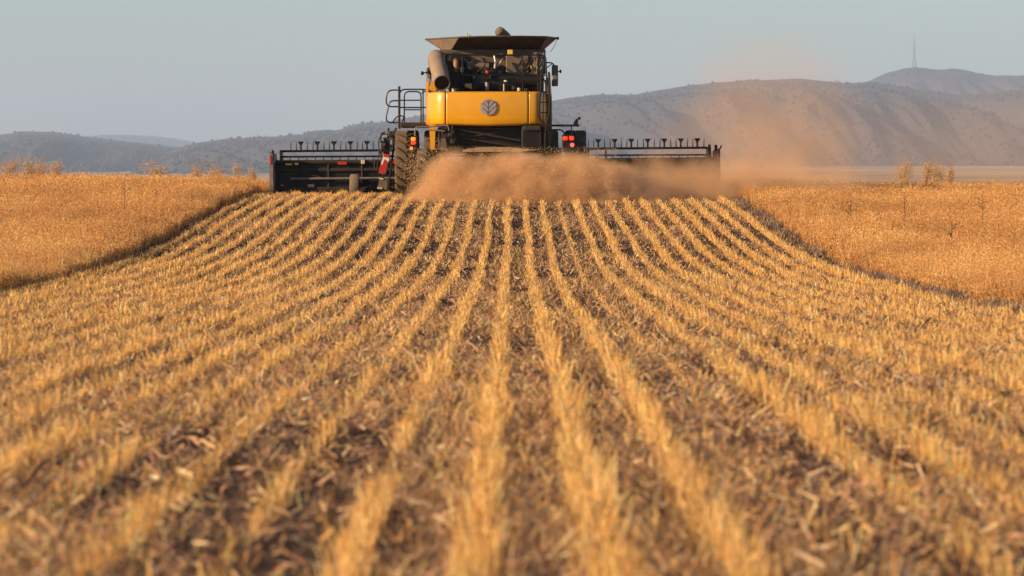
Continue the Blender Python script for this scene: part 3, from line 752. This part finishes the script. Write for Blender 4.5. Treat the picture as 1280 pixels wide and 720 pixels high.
# --- flared grain tank extension
def rim(pts): return [Vector(p) for p in pts]
top = rim([(X(532, 95.6), 95.6, Z(49.5, 95.6)), (X(574, 93.3), 93.3, Z(47.0, 93.3)), (X(600, 93.25), 93.25, Z(46.0, 93.3)), (X(652, 93.25), 93.25, Z(45.8, 93.3)), (X(683, 93.6), 93.6, Z(46.3, 93.6)), (X(696.5, 95.6), 95.6, Z(48.0, 95.6)),
           (X(694, 99), 99, Z(48, 99)), (X(534, 99), 99, Z(50, 99))])
bot = rim([(X(560, 95.4), 95.4, Z(67, 95.4)), (X(561, 94.3), 94.3, Z(68, 94.3)), (X(600, 94.25), 94.25, Z(65.5, 94.3)), (X(652, 94.25), 94.25, Z(65, 94.3)), (X(672, 94.3), 94.3, Z(65.5, 94.3)), (X(678, 95.4), 95.4, Z(64, 95.4)),
           (X(676, 97.6), 97.6, Z(66, 97.6)), (X(562, 97.6), 97.6, Z(68, 97.6))])
panel_m = [BRN, TANK, TANK, TANK, BRN, BRN, BRN, BRN]
for i in range(8):
    j = (i + 1) % 8
    if i in (2, 3): continue
    vs_ = [top[i], top[j], bot[j], bot[i]]
    if i == 1: vs_ = [top[1], top[2], top[3], top[4], bot[4], bot[3], bot[2], bot[1]]
    m = N_(); cn = Vector((X(614, 95.6), 95.6, 0)); ins = []
    for v in vs_:
        dv = Vector((cn.x - v.x, cn.y - v.y, 0)).normalized() * .012; ins.append(v + dv)
    n_ = len(vs_); m.add(vs_ + ins, [tuple(range(n_)), tuple(range(2 * n_ - 1, n_ - 1, -1))] + [(k, k + n_, (k + 1) % n_ + n_, (k + 1) % n_) for k in range(n_)])
    m.build('tank_extension', panel_m[i], cb)
rb = N_().tube(top + [top[0]], .022, 6); rb.tube([top[1], bot[1]], .014, 6); rb.tube([top[4], bot[4]], .014, 6); rb.tube([top[0].lerp(bot[0], .0), bot[0]], .014, 6)
rb.build('extension_rim', TANK, cb, smooth=True)
# bubble-up auger
ba = N_(); ba.tube([(X(640, 95.5), 95.6, Z(58, 95.5)), (X(631.5, 95.5), 95.4, Z(46.5, 95.5)), (X(625.5, 95.5), 95.3, Z(41, 95.5)), (X(623.3, 95.4), 95.25, Z(39, 95.5)), (X(622, 95.4), 95.22, Z(37.8, 95.5))], [.14, .14, .135, .12, .06], 20)
ba.build('filling_auger', BRN, cb, smooth=True)
N_().tube([(X(584, 95), 95, Z(48, 95)), (X(584, 95), 95, Z(42, 95))], [.035, .02], 8).build('marker_post', mat('ochre_post', (.4, .32, .12), .5), cb)
N_().tube([(X(586.5, 95), 95, Z(48, 95)), (X(586.5, 95), 95, Z(44, 95))], .04, 10).build('beacon', PLB, cb)
N_().box(X(695.5, 95.3), X(698.7, 95.3), 95.2, 95.35, Z(50, 95.3), Z(46.5, 95.3), .02).tube([(X(696, 95.2), 95.25, Z(50, 95.2)), (X(693, 95.2), 95.3, Z(58, 95.3)), (X(688, 95.2), 95.3, Z(65, 95.3))], .007, 5).build('work_light', BLK, cb)

# --- mirrors
def mirror(s):
    y = 98.2
    if s > 0:
        N_().box(X(689.5, y), X(697.6, y), y, y + .08, Z(108, y), Z(81.5, y), .05).build('mirror', GLS, cb)
        b = N_().tube(rounded([(X(682, y), y + .05, Z(78.5, y)), (X(690, y), y + .05, Z(78.5, y)), (X(693.5, y), y + .05, Z(83, y))], .08), .018, 6)
        b.tube([(X(682, y), y + .05, Z(86, y)), (X(690, y), y + .05, Z(80, y))], .014, 6); b.tube([(X(697, y), y + .04, Z(89.5, y)), (X(700, y), y + .04, Z(89.5, y))], .014, 6)
        b.box(X(699.2, y), X(701.8, y), y, y + .08, Z(91.6, y), Z(87.2, y), .02)
        b.build('mirror_bracket', BLK, cb, smooth=True)
    else:
        N_().box(X(532.5, y), X(539.5, y), y, y + .08, Z(109, y), Z(86, y), .05).build('mirror', GLS, cb)
        b = N_().tube([(X(540, y), y, Z(88, y)), (X(530, y), y, Z(91.5, y))], .016, 6).box(X(534, y), X(538, y), y - .1, y - .01, Z(93, y), Z(84.5, y), .03)
        b.box(X(526, y), X(530, y), y, y + .08, Z(94, y), Z(89.3, y), .03); b.build('mirror_bracket', BLK, cb, smooth=True)
mirror(1); mirror(-1)

# --- left access platform and rails
y = 96.4
N_().box(X(501, y), X(537, y), y - .6, y + 1.6, Z(159.5, y), Z(153.3, y), .03).build('platform', DRK, cb)
pr = N_(); q = lambda px, py, yy=96: (X(px, yy), yy, Z(py, yy))
pr.tube([q(499.3, 161), q(499.3, 108)], .032, 8)
pr.tube(rounded([q(500, 116), q(503, 111.8), q(529, 111.8), q(536, 113), q(536, 153)], .12), .019, 7)
pr.tube(rounded([q(505.5, 153), q(505.5, 114.5), q(526.5, 114.5), q(526.5, 153)], .14), .019, 7)
pr.tube([q(500, 125.5), q(527, 125.5)], .017, 7); pr.tube([q(500, 134.5), q(534, 134.5)], .019, 7); pr.tube([q(505, 137.3), q(527, 137.3)], .017, 7)
pr.tube(rounded([q(499.5, 112.7), q(488, 112.7), q(483.8, 117), q(482.5, 127.5), q(485.5, 133.5), q(499, 133.5)], .1), .019, 7)
pr.tube(rounded([q(499, 126), q(489, 126), q(486.5, 130), q(482.5, 148), q(485, 153.5), q(499, 153.5)], .1), .019, 7)
pr.tube(rounded([q(491, 153), q(496, 145.5), q(503.5, 144.5), q(505, 148), q(501, 156)], .08), .017, 7)
pr.build('handrail', BLK, cb, smooth=True); pr = N_()
pr.tube([q(529, 112, 97.4), q(529, 153, 97.4)], .018, 7); pr.tube(rounded([q(527, 117, 97.4), q(531, 113.5, 97.4), q(535, 117, 97.4), q(535, 153, 97.4)], .1), .017, 7)
pr.build('handrail', BLK, cb, smooth=True)
# access ladder folded at the wheel, with striped marker and mudflap
ld = N_(); e = lambda px, py, yy=97.2: (X(px, yy), yy, Z(py, yy))
for dx in (0, 9): ld.tube([e(486 + dx, 160), e(482 + dx * .9, 200), e(476 + dx, 238)], .028, 6)
for k in range(6): ld.tube([e(485 - k * 1.5, 170 + k * 12.5), e(494 - k * 1.5, 170 + k * 12.5)], .022, 6)
ld.build('access_ladder', BLK, cb, smooth=True)
mc = N_()
for k in range(16):
    px, py = rr_.uniform(478, 497), rr_.uniform(163, 190); p = [(X(px, 96.9), 96.85 + rr_.uniform(0, .2), Z(py, 97))]
    for t in range(2): px = min(max(px + rr_.uniform(-8, 8), 476), 499); py = min(py + rr_.uniform(2, 12), 200); p.append((X(px, 96.9), 96.85 + rr_.uniform(0, .2), Z(py, 97)))
    mc.tube(rounded(p, .06, 3), rr_.uniform(.012, .035), 6)
mc.box(X(479, 97), X(487, 97), 97.0, 97.2, Z(200, 97), Z(172, 97), .03); mc.box(X(485, 97), X(498, 97), 96.9, 97.3, Z(172, 97), Z(164, 97), .04)
mc.tube(rounded([e(480, 200, 96.8), e(474, 190, 96.8), e(473, 176, 96.8), e(477, 168, 96.8), e(484, 167.5, 96.8)], .1), .016, 6)
mc.tube([e(474, 190, 96.8), e(471, 214, 96.8)], .014, 6)
mc.build('step_linkage', DRK, cb, smooth=True)
def quadp(name, pts, y, th, m, par): return N_().prism([(X(a_, y), Z(b_, y)) for a_, b_ in pts], y, y + th).build(name, m, par)
mk = quadp('warning_marker', [(479.5, 193), (487.5, 194.5), (482, 217.5), (473, 216.5)], 96.6, .03, WHT, cb)
quadp('red_stripe', [(480.3, 192), (487.6, 193.5), (486.9, 197), (479.2, 195.6)], 96.58, .015, RED, mk)
quadp('red_stripe', [(480.5, 199), (484.5, 203), (480.8, 217.6), (477.2, 217.1), (477.5, 208)], 96.58, .015, RED, mk)
quadp('red_stripe', [(475.6, 205), (477.5, 207), (475.5, 216.9), (473, 216.4)], 96.58, .015, RED, mk)
fl = quadp('mudflap', [(474.5, 223.5), (484.5, 224.5), (483.5, 237), (471.5, 236.5)], 96.6, .02, BRN, cb)
quadp('pale_label', [(474, 222.2), (479.5, 222.8), (479.2, 224.4), (473.6, 224)], 96.58, .015, PLB, fl)
quadp('pale_label', [(471.8, 233.8), (478, 234.2), (477.6, 236.2), (471.4, 236)], 96.58, .015, PLB, fl)

# --- rear under the hood
N_().box(X(552, 92.5), X(682, 92.5), 92.3, 93.15, Z(192, 92.5), Z(157, 92.5), .03).build('straw_hood', BLK, cb)
bmz = N_()
bmz.tube([(X(545, 92.1), 92.12, Z(156.5, 92)), (X(690, 92.1), 92.12, Z(156.5, 92))], .022, 6)
for (a1, b1, a2, b2, r_) in [(560, 161, 650, 160, .025), (562, 170, 651, 184, .03), (560, 175, 620, 166, .022), (575, 162, 650, 176, .03), (562, 181, 650, 187, .028)]:
    bmz.tube([(X(a1, 92.1), 92.2, Z(b1, 92.1)), (X(a2, 92.1), 92.2, Z(b2, 92.1))], r_, 6)
bmz.build('hood_brace', DRK, cb, smooth=True)
N_().box(X(652, 92.1), X(676.5, 92.1), 91.95, 92.28, Z(190, 92), Z(157.5, 92), .03).build('chopper_gearbox', BLK, cb)
cvp = N_().box(X(654.5, 92), X(676, 92), 91.88, 91.94, Z(163, 92), Z(157, 92), .02); cvp.build('lower_bracket', DRK, cb)
sp = N_(); sp.prism([(X(578, 92), Z(187.2, 92)), (X(600, 92), Z(184.2, 92)), (X(635, 92), Z(184, 92)), (X(672, 92), Z(187.6, 92)), (X(650, 92), Z(189.6, 92)), (X(580, 92), Z(190, 92))], 91.2, 92.2)
sp.build('chaff_spreader', mat('chaff_covered_steel', (.36, .23, .12), .7, var=.3, scale=9), cb)
N_().box(X(552, 91.6), X(680, 91.6), 91.4, 92.25, Z(192.6, 91.6), Z(190.4, 91.6), .02).build('spreader_beam', DRK, cb)
hy = N_()
hy.tube(rounded([(X(519, 92), 91.9, Z(170, 92)), (X(519, 92), 91.9, Z(159, 92)), (X(538, 92), 91.9, Z(158.5, 92)), (X(560, 92), 91.9, Z(156.5, 92)), (X(561.5, 92), 91.9, Z(163, 92))], .07), .018, 6)
hy.tube([(X(536, 92), 91.95, Z(162.5, 92)), (X(556, 92), 91.95, Z(164, 92))], .018, 6)
hy.build('lamp_arm', GRY, cb, smooth=True)
ht = N_(); ht.prism([(X(552, 92), Z(173, 92)), (X(557, 92), Z(173, 92)), (X(559, 92), Z(187.5, 92)), (X(549.5, 92), Z(187.5, 92))], 91.95, 92.2); ht.build('tow_bracket', BRN, cb)
hh = N_()
for k in range(12):
    px = rr_.uniform(546, 566); p = [(X(px, 92.1), 92.05 + rr_.uniform(-.06, .1), Z(158, 92))]
    p.append((X(px + rr_.uniform(-5, 5), 92.1), 92.0, Z(rr_.uniform(165, 176), 92))); p.append((X(px + rr_.uniform(-4, 6), 92.1), 92.05, Z(rr_.uniform(170, 188), 92)))
    hh.tube(rounded(p, .12, 4), rr_.uniform(.012, .022), 6)
for (px, py) in ((560, 166), (563, 175), (547, 160)): hh.box(X(px, 92), X(px + 6, 92), 91.95, 92.2, Z(py + 5, 92), Z(py, 92), .02)
hh.build('hydraulic_hose', DRK, cb, smooth=True)

# --- rear ladder on the right
rlad = N_(); yl = 91.95; L_ = lambda px, py: (X(px, yl), yl, Z(py, yl))
rlad.tube(rounded([L_(676.5, 88), L_(676, 112), L_(674.5, 125), L_(673.5, 146), L_(678, 154)], .2), .024, 7)
rlad.tube(rounded([L_(686, 90), L_(686, 112), L_(687.5, 125), L_(687, 142), L_(682, 155), L_(681, 190)], .2), .026, 7)
rlad.tube([L_(679, 100), L_(678.8, 160)], .016, 6); rlad.tube([L_(675.5, 156), L_(675.5, 190)], .02, 6)
for py in (101, 115, 128, 141, 157, 165, 173, 181): rlad.tube([L_(675.5, py), L_(686 if py < 150 else 681.5, py)], .014, 6)
rlad.build('rear_ladder', BLK, cb, smooth=True)

# --- tail lamps
def lamp(name, px0, px1, py0, py1, m, y=91.7, par=cb):
    return N_().box(X(px0, y), X(px1, y), y, y + .08, Z(py1, y), Z(py0, y), .025).build(name, m, par)
def rlamp(name, px, py, r, m, y=91.7): return N_().tube([(X(px, y), y, Z(py, y)), (X(px, y), y + .08, Z(py, y))], r, 16).build(name, m, cb, smooth=True)
l1 = lamp('lamp_housing', 512.5, 521, 170.5, 192, BLK, 91.8)
lamp('lamp_lens', 514, 520, 171.5, 176.4, LORG, 91.72, l1); lamp('lamp_lens', 514, 520, 176.6, 180.8, LRED, 91.72, l1)
rlamp('round_lamp', 514.2, 185.5, .045, LORG)
l2 = lamp('lamp_housing', 702.5, 718.5, 168.3, 190, BLK, 91.8)
lamp('lamp_lens', 703.6, 709.6, 170.6, 175.4, LRED, 91.72, l2); lamp('lamp_lens', 711.4, 717.4, 170.2, 175.4, LRED, 91.72, l2)
rlamp('round_lamp', 715.2, 181.2, .055, LPNK)
ra = N_(); yy = 92.1
ra.tube([(X(688, yy), yy, Z(157, yy)), (X(724, yy), yy, Z(157, yy))], .028, 7)
ra.tube(rounded([(X(688, yy), yy, Z(162.3, yy)), (X(703, yy), yy, Z(162.3, yy)), (X(706, yy), yy, Z(169, yy))], .1), .02, 7)
ra.tube([(X(714, yy), yy, Z(157, yy)), (X(715, yy), yy, Z(169, yy))], .014, 6)
ra.prism([(X(716, yy), Z(158, yy)), (X(722.5, yy), Z(158.6, yy)), (X(722.5, yy), Z(149, yy)), (X(720, yy), Z(148.5, yy)), (X(717, yy), Z(153, yy))], yy - .05, yy + .05)
ra.tube([(X(722, yy), yy, Z(150, yy)), (X(724, yy), yy - .02, Z(148, yy))], .02, 6); ra.tube([(X(724, yy), yy - .05, Z(148, yy)), (X(724, yy), yy + .05, Z(148, yy))], .038, 10)
ra.build('lamp_arm', BLK, cb, smooth=True)

# --- wheels
def wheel(px0, px1, ydisk, axle_y, r, par, lugs=22, name='drive_wheel'):
    x0, x1 = X(px0, ydisk), X(px1, ydisk); cx = (x0 + x1) / 2; hw = abs(x1 - x0) / 2; cz = r - .03
    rim = N_().lathe_x([(-hw * .55, r * .16), (-hw * .55, r * .50), (-hw * .85, r * .57), (-hw * .85, r * .60), (hw * .85, r * .60), (hw * .85, r * .57), (hw * .55, r * .50), (hw * .55, r * .16)], cx, axle_y, cz, 32).build(name, YEL, par, smooth=True)
    t = N_(); rt = r - .05
    t.lathe_x([(-hw * .86, r * .585), (-hw * .98, r * .70), (-hw, r * .82), (-hw * .92, rt * .965), (-hw * .7, rt), (hw * .7, rt), (hw * .92, rt * .965), (hw, r * .82), (hw * .98, r * .70), (hw * .86, r * .585)], cx, axle_y, cz, 60)
    for k in range(lugs):
        for s in (-1, 1):
            a0 = 2 * math.pi * (k + (.5 if s > 0 else 0)) / lugs
            pa = []
            for (f, da) in ((.02, 0), (.45, .13), (.85, .25), (1.0, .29)):
                x = cx + s * hw * f; ang = a0 - da * (22 / lugs); rr2 = r if f < .9 else r * .955
                pa.append((x, ang, rr2))
            lw = .026 * 22 / lugs * (1.0)
            rings = []
            for (x, ang, rr2) in pa:
                pr_ = []
                for (da, dr) in ((-lw * 1.5, -.075), (lw * 1.5, -.075), (lw, 0), (-lw, 0)):
                    g_ = rr2 + dr; pr_.append((x, axle_y + g_ * math.cos(ang + da), cz + g_ * math.sin(ang + da)))
                rings.append(pr_)
            t.loft(rings)
    t.build('tyre', RUB, rim, smooth=True)
    N_().lathe_x([(-hw * .6, .02), (-hw * .6, r * .17), (hw * .6, r * .17), (hw * .6, .02)], cx, axle_y, cz, 18).build('hub', BLK, rim, smooth=True)
    return rim
for a_, b_ in ((493.2, 522.5), (529.5, 557), (670, 698.3), (706.5, 733.3)): wheel(a_, b_, 95.6, 96.6, .93, cb)
for a_, b_ in ((520.5, 545), (680, 703)): wheel(a_, b_, 91.9, 92.6, .67, cb, 18, 'steering_wheel')
N_().tube([(X(520, 96.6), 96.6, .9), (X(708, 96.6), 96.6, .9)], .14, 12).build('front_axle', DRK, cb, smooth=True)
N_().box(-2.2, 1.0, 92.5, 92.75, .5, .72, .04).build('rear_axle', DRK, cb)

# --- header across the front
yh = 99.6
hd = N_().box(X(344, yh), X(893, yh), yh, yh + .10, Z(246, yh), Z(201.5, yh)).build('header', BLK, cb)
hb = N_(); hb.tube([(X(345, yh), yh - .03, Z(202, yh)), (X(893, yh), yh - .03, Z(202, yh))], .062, 8)
hb.build('top_beam', DRK, hd, smooth=True)
hb = N_().box(X(345, yh), X(892, yh), yh - .06, yh - .003, Z(213.5, yh), Z(209.5, yh), .015).box(X(345, yh), X(892, yh), yh - .09, yh - .003, Z(239, yh), Z(233, yh), .02)
for px in (452, 480, 372, 410, 775, 820, 860): hb.box(X(px, yh), X(px + 2.4, yh), yh - .07, yh - .003, Z(240, yh), Z(203, yh), .012)
hb.build('back_rib', DRK, hd)
hb = N_(); hb.tube([(X(364, yh), yh - .14, Z(222.5, yh)), (X(520, yh), yh - .14, Z(222.5, yh))], .033, 8); hb.build('cross_tube', GRY, hd, smooth=True); hb = N_(); hb.tube([(X(705, yh), yh - .14, Z(222.5, yh)), (X(880, yh), yh - .14, Z(222.5, yh))], .033, 8)
hb.build('cross_tube', GRY, hd, smooth=True)
hs = N_(); hs.tube(rounded([(X(370, yh), yh - .1, Z(206, yh)), (X(382, yh), yh - .13, Z(216, yh)), (X(402, yh), yh - .13, Z(221, yh))], .3), .02, 6)
hs.build('hose', DRK, hd, smooth=True); hs = N_()
hs.tube(rounded([(X(470, yh), yh - .1, Z(199, yh)), (X(468, yh), yh - .2, Z(208, yh)), (X(472, yh), yh - .2, Z(214, yh)), (X(478, yh), yh - .1, Z(211, yh))], .2), .02, 6)
hs.build('hose', DRK, hd, smooth=True)
def hl(name, a_, b_, c_, d_, m): return N_().box(X(a_, yh), X(b_, yh), yh - .135, yh - .118, Z(d_, yh), Z(c_, yh), .004).build(name, m, hd)
hl('yellow_marking', 357.5, 366, 203.2, 205.4, STK); hl('yellow_marking', 369, 374, 202.6, 205.2, STK)
hl('red_reflector', 423, 434.2, 201.6, 205.2, RED); hl('red_reflector', 790, 802, 201.6, 205.2, RED); hl('red_reflector', 489, 495, 200.5, 204.5, RED)
N_().box(X(385, yh), X(393, yh), yh - .02, yh - .004, Z(233.5, yh), Z(229.5, yh), .004).build('pale_label', PLB, hd)
N_().box(X(351, yh), X(355, yh), yh - .02, yh - .004, Z(231.5, yh), Z(229.8, yh), .004).build('pale_label', PLB, hd)
N_().box(X(452, yh), X(457, yh), yh - .15, yh - .07, Z(204.5, yh), Z(199.5, yh), .01).build('pale_bracket', PLB, hd)
# end dividers
for s, p0, p1, tp in ((-1, 336.5, 344.8, 187), (1, 891, 900.5, 184)):
    x0, x1 = X(p0, yh), X(p1, yh)
    pl = [(yh - .55, Z(242, yh)), (yh - .55, Z(192, yh)), (yh - .45, Z(189, yh)), (yh + 1.0, Z(192, yh)), (yh + 2.6, Z(238, yh)), (yh + 2.6, Z(244, yh)), (yh, Z(245, yh))]
    d_ = N_().sidep(pl, x0 + .05, x1 - .03).build('end_divider', GRY if s < 0 else BRN, hd)
    xx = x1 - .03 if s < 0 else x1 - .05
    N_().box(x1 - .07 if s < 0 else x0 + .03, x1 - .012 if s < 0 else x0 + .10, yh - .53, yh - .35, Z(200, yh), Z(tp, yh), .01).build('divider_post', BLK, d_)
    N_().box(x0 + .065, x1 - .075, yh - .57, yh - .553, Z(204, yh), Z(192.5, yh), .004).build('red_reflector', RED, d_)
    if s > 0: N_().tube(rounded([(x1 - .1, yh - .4, Z(190, yh)), (x1 - .02, yh - .4, Z(189, yh)), (x1 + .01, yh - .4, Z(184.5, yh))], .04), .02, 6).build('divider_hook', BLK, d_)
# gauge wheel
gw = N_(); gx = X(444.5, yh); gy = yh - .55; gr = .335; gcz = Z(217, yh) - gr
gw.lathe_x([(-.085, gr * .6), (-.125, gr * .8), (-.11, gr * .95), (-.06, gr), (.06, gr), (.11, gr * .95), (.125, gr * .8), (.085, gr * .6)], gx, gy, gcz, 40)
gwo = gw.build('gauge_wheel', mat('dusty_small_tyre', (.16, .13, .105), .85, var=.3, scale=8, dust=.5), hd, smooth=True); gwo.rotation_euler = (0, 0, 0)
N_().lathe_x([(-.07, .03), (-.07, gr * .58), (.07, gr * .58), (.07, .03)], gx, gy, gcz, 24).build('wheel_rim', BLK, hd, smooth=True)
N_().tube([(gx + .18, gy, gcz), (gx + .18, yh - .1, gcz + .15)], .04, 8).tube([(gx, gy, gcz), (gx + .2, gy, gcz)], .03, 8).build('wheel_arm', DRK, hd, smooth=True)
hd.rotation_euler = (0, -0.0072, 0); hd.location = (0, 0, .018)
# feeder house
N_().sidep([(97.5, 1.75), (97.5, .75), (yh + .1, .25), (yh + .1, 1.12)], X(580, 98), X(650, 98)).build('feeder_house', DRK, cb)
# reel
yrl = 101.4
rp_ = lambda px, py: (X(px, yrl), yrl, Z(py, yrl))
reel = N_().tube([rp_(350, 206), rp_(884, 203)], .06, 12).build('reel', BLK, cb, smooth=True)
upper = N_(); upper.tube([rp_(350.5, 189), rp_(884, 184.6 + .0)], .032, 8)
b1 = upper.build('reel_bat', BLK, reel, smooth=True)
lower = N_(); lower.tube([(X(351, yrl), yrl - .4, Z(196, yrl - .4)), (X(884, yrl), yrl - .4, Z(193.5, yrl - .4))], .026, 8)
lbat = lower.build('reel_bat', BLK, cb, smooth=True)
def bz(px): return Z(189 + (184.6 - 189) * (px - 350) / 534, yrl)
# tines: one mesh each; every third place carries a wider bracket
src_t = N_(); src_t.tube([(-.57, 96, 0), (-.57, 96.02, .14), (-.57 + .006, 96.03, .265)], [.017, .013, .006], 6)
src = src_t.build('reel_tine', BLK, reel)
bk = N_(); bk.tube([(-.57, 96, 0), (-.57, 96, .22)], [.03, .022], 6); bk.prism([(-.57 - .02, .15), (-.57 - .075, .235), (-.57 - .08, .262), (-.57 + .08, .262), (-.57 + .075, .235), (-.57 + .02, .15)], 95.985, 96.015)
bks = bk.build('reel_bracket', BLK, reel)
first_t = first_b = True
for px in [376.3 + 20.63 * k for k in range(25)]:
    if 498 < px < 735: continue
    o = bks if first_b else bks.copy()
    if not first_b: COL.objects.link(o); o.parent = reel
    first_b = False
    o.location = (X(px, yrl) + .57 - 0, yrl - 96, bz(px) - 0); o.location.x = X(px, yrl) - (-.57)
    o.location = (X(px, yrl) - O[0], yrl - O[1], bz(px)); 
for k in range(78):
    px = 357.0 + 6.877 * k
    if px > 882 or 498 < px < 735: continue
    if abs(((px - 376.3 + 10.3) % 20.63) - 10.3) < 2: continue
    o = src if first_t else src.copy()
    if not first_t: COL.objects.link(o); o.parent = reel
    first_t = False
    o.location = (X(px, yrl) - O[0], yrl - O[1], bz(px)); o.rotation_euler = (random.uniform(-.1, .1), random.uniform(-.06, .06), 0)
# short studs on the lower bat
for k in range(52):
    px = 354 + 10.3 * k
    if px > 882 or 500 < px < 733: continue
    zz = 196 + (193.5 - 196) * (px - 351) / 533
    N_().tube([(X(px, yrl), yrl - .4, Z(zz, yrl)), (X(px, yrl), yrl - .42, Z(zz + 6.0, yrl))], .014, 5).build('stud', BLK, lbat)
for px in (351, 733.5, 883): N_().box(X(px, yrl), X(px + 2.4, yrl), yrl - .5, yrl + .4, Z(204, yrl), Z(187.5 if px < 600 else 184, yrl), .015).build('reel_end_plate', BLK, reel)
N_().tube([(X(755, yrl), yh - .02, Z(188, yh)), (X(755, yrl), yh - .02, Z(200, yh))], .03, 6).build('reel_arm', BLK, reel)
N_().prism([(X(884, 100), Z(205, 100)), (X(891, 100), Z(205, 100)), (X(888.5, 100), Z(180.5, 100)), (X(886, 100), Z(180.5, 100))], 100.2, 100.35).build('reel_drive', DRK, reel)

# ------------------------------------------------------------------ dust
def dust_mat(name, col, dens, centre, size, nscale, lo, hi, aniso=0.0, seed=0.0, rag=1.0, core=.5):
    m, v = vol_mat(name, col, dens, aniso)
    n = m.node_tree.nodes; l = m.node_tree.links
    g = n.new('ShaderNodeTexCoord')
    no = n.new('ShaderNodeTexNoise'); no.inputs['Scale'].default_value = nscale; no.inputs['Detail'].default_value = 7; no.inputs['Roughness'].default_value = .66
    no.noise_dimensions = '4D'; no.inputs['Distortion'].default_value = .6; no.inputs['W'].default_value = seed
    l.new(g.outputs['Object'], no.inputs['Vector'])
    mr = n.new('ShaderNodeMapRange'); mr.inputs[1].default_value = lo; mr.inputs[2].default_value = hi; l.new(no.outputs['Fac'], mr.inputs[0])
    # soft fall-off to the ellipsoid's edge
    sc_ = n.new('ShaderNodeVectorMath'); sc_.operation = 'DIVIDE'; sc_.inputs[1].default_value = size; l.new(g.outputs['Object'], sc_.inputs[0])
    ln = n.new('ShaderNodeVectorMath'); ln.operation = 'LENGTH'; l.new(sc_.outputs[0], ln.inputs[0])
    n2 = n.new('ShaderNodeTexNoise'); n2.inputs['Scale'].default_value = nscale * .55; n2.inputs['Detail'].default_value = 6; n2.noise_dimensions = '4D'; n2.inputs['W'].default_value = seed + 7
    l.new(g.outputs['Object'], n2.inputs['Vector'])
    rg = n.new('ShaderNodeMath'); rg.operation = 'MULTIPLY_ADD'; rg.inputs[1].default_value = rag; rg.inputs[2].default_value = -.5 * rag + .04; l.new(n2.outputs['Fac'], rg.inputs[0])
    l2 = n.new('ShaderNodeMath'); l2.operation = 'ADD'; l.new(ln.outputs['Value'], l2.inputs[0]); l.new(rg.outputs[0], l2.inputs[1])
    fo = n.new('ShaderNodeMapRange'); fo.interpolation_type = 'SMOOTHSTEP'; fo.inputs[1].default_value = 1.0; fo.inputs[2].default_value = core; l.new(l2.outputs[0], fo.inputs[0])
    mu = n.new('ShaderNodeMath'); mu.operation = 'MULTIPLY'; l.new(mr.outputs[0], mu.inputs[0]); l.new(fo.outputs[0], mu.inputs[1])
    m2 = n.new('ShaderNodeMath'); m2.operation = 'MULTIPLY'; m2.inputs[1].default_value = dens; l.new(mu.outputs[0], m2.inputs[0])
    l.new(m2.outputs[0], v.inputs['Density'])
    return m
DUSTC = (0.92, 0.60, 0.34)
def dust(name, label, c, size, dens, nscale, lo, hi, seed, rag=1.0, core=.5):
    import bmesh
    me = bpy.data.meshes.new(name); bm = bmesh.new(); bmesh.ops.create_icosphere(bm, subdivisions=4, radius=1)
    for v in bm.verts: v.co = Vector((v.co.x * size[0], v.co.y * size[1], v.co.z * size[2])) * 1.25
    bm.to_mesh(me); bm.free()
    me.materials.append(dust_mat(name + '_air', DUSTC, dens, c, size, nscale, lo, hi, seed=seed, rag=rag, core=core))
    o = bpy.data.objects.new(name, me); COL.objects.link(o); o.location = c
    tag(o, label, 'dust', kind='stuff'); return o
dust('dust_cloud', 'dense tan dust and chaff billowing behind the harvester rear', (.75, 90.2, -.22), (3.95, 1.8, 1.62), 5.0, 2.6, .34, .64, 1.0, .45, .7)
dust('dust_cloud', 'small puff of tan dust and chaff rolling around the left rear wheel', (-1.45, 90.4, -.05), (1.15, 1.2, 1.5), 4.5, 2.6, .34, .62, 6.0, .4, .6)
dust('dust_cloud', 'tan dust drifting low across the right half of the harvester front', (5.0, 92.8, -.15), (4.9, 3.2, 1.65), 1.5, 1.5, .36, .68, 2.0, .9, .45)
dust('dust_cloud', 'orange dust plume rising right of the harvester front', (8.0, 117, .6), (4.6, 9, 5.6), .23, .6, .34, .70, 3.0, .8, .05)
dust('dust_cloud', 'faint pink brown dust hanging over the plain on the far right', (23, 180, 1.0), (15, 50, 5.5), .011, .12, .30, .70, 4.0, .6, .1)

# flying chaff
n = 34000
cx_ = np.concatenate([rng.uniform(-2.5, 2.6, 25000), rng.uniform(2, 7, 6000), rng.normal(-2.45, .2, 3000)])
cz_ = np.concatenate([rng.random(25000) ** 1.2 * 1.35, rng.random(6000) ** 1.4 * 1.2, rng.random(3000) * 1.0]); cy_ = np.concatenate([rng.uniform(88.3, 91.6, 25000), rng.uniform(90, 97, 6000), rng.uniform(92, 94.5, 3000)])
d = rng.normal(size=(n, 3)); d /= np.linalg.norm(d, axis=1, keepdims=True); d *= rng.uniform(.006, .022, (n, 1))
o = np_mesh('flying_chaff', blades(np.stack([cx_, cy_, cz_ + gz(cx_, cy_)], 1), d, rng.uniform(.004, .012, n), .6), 4, M_lit, pal(n, [(.75, .5, .25), (.6, .36, .17), (.3, .17, .09)], .25))
tag(o, 'loose chaff flying in the dust behind the harvester', 'chaff', kind='stuff')
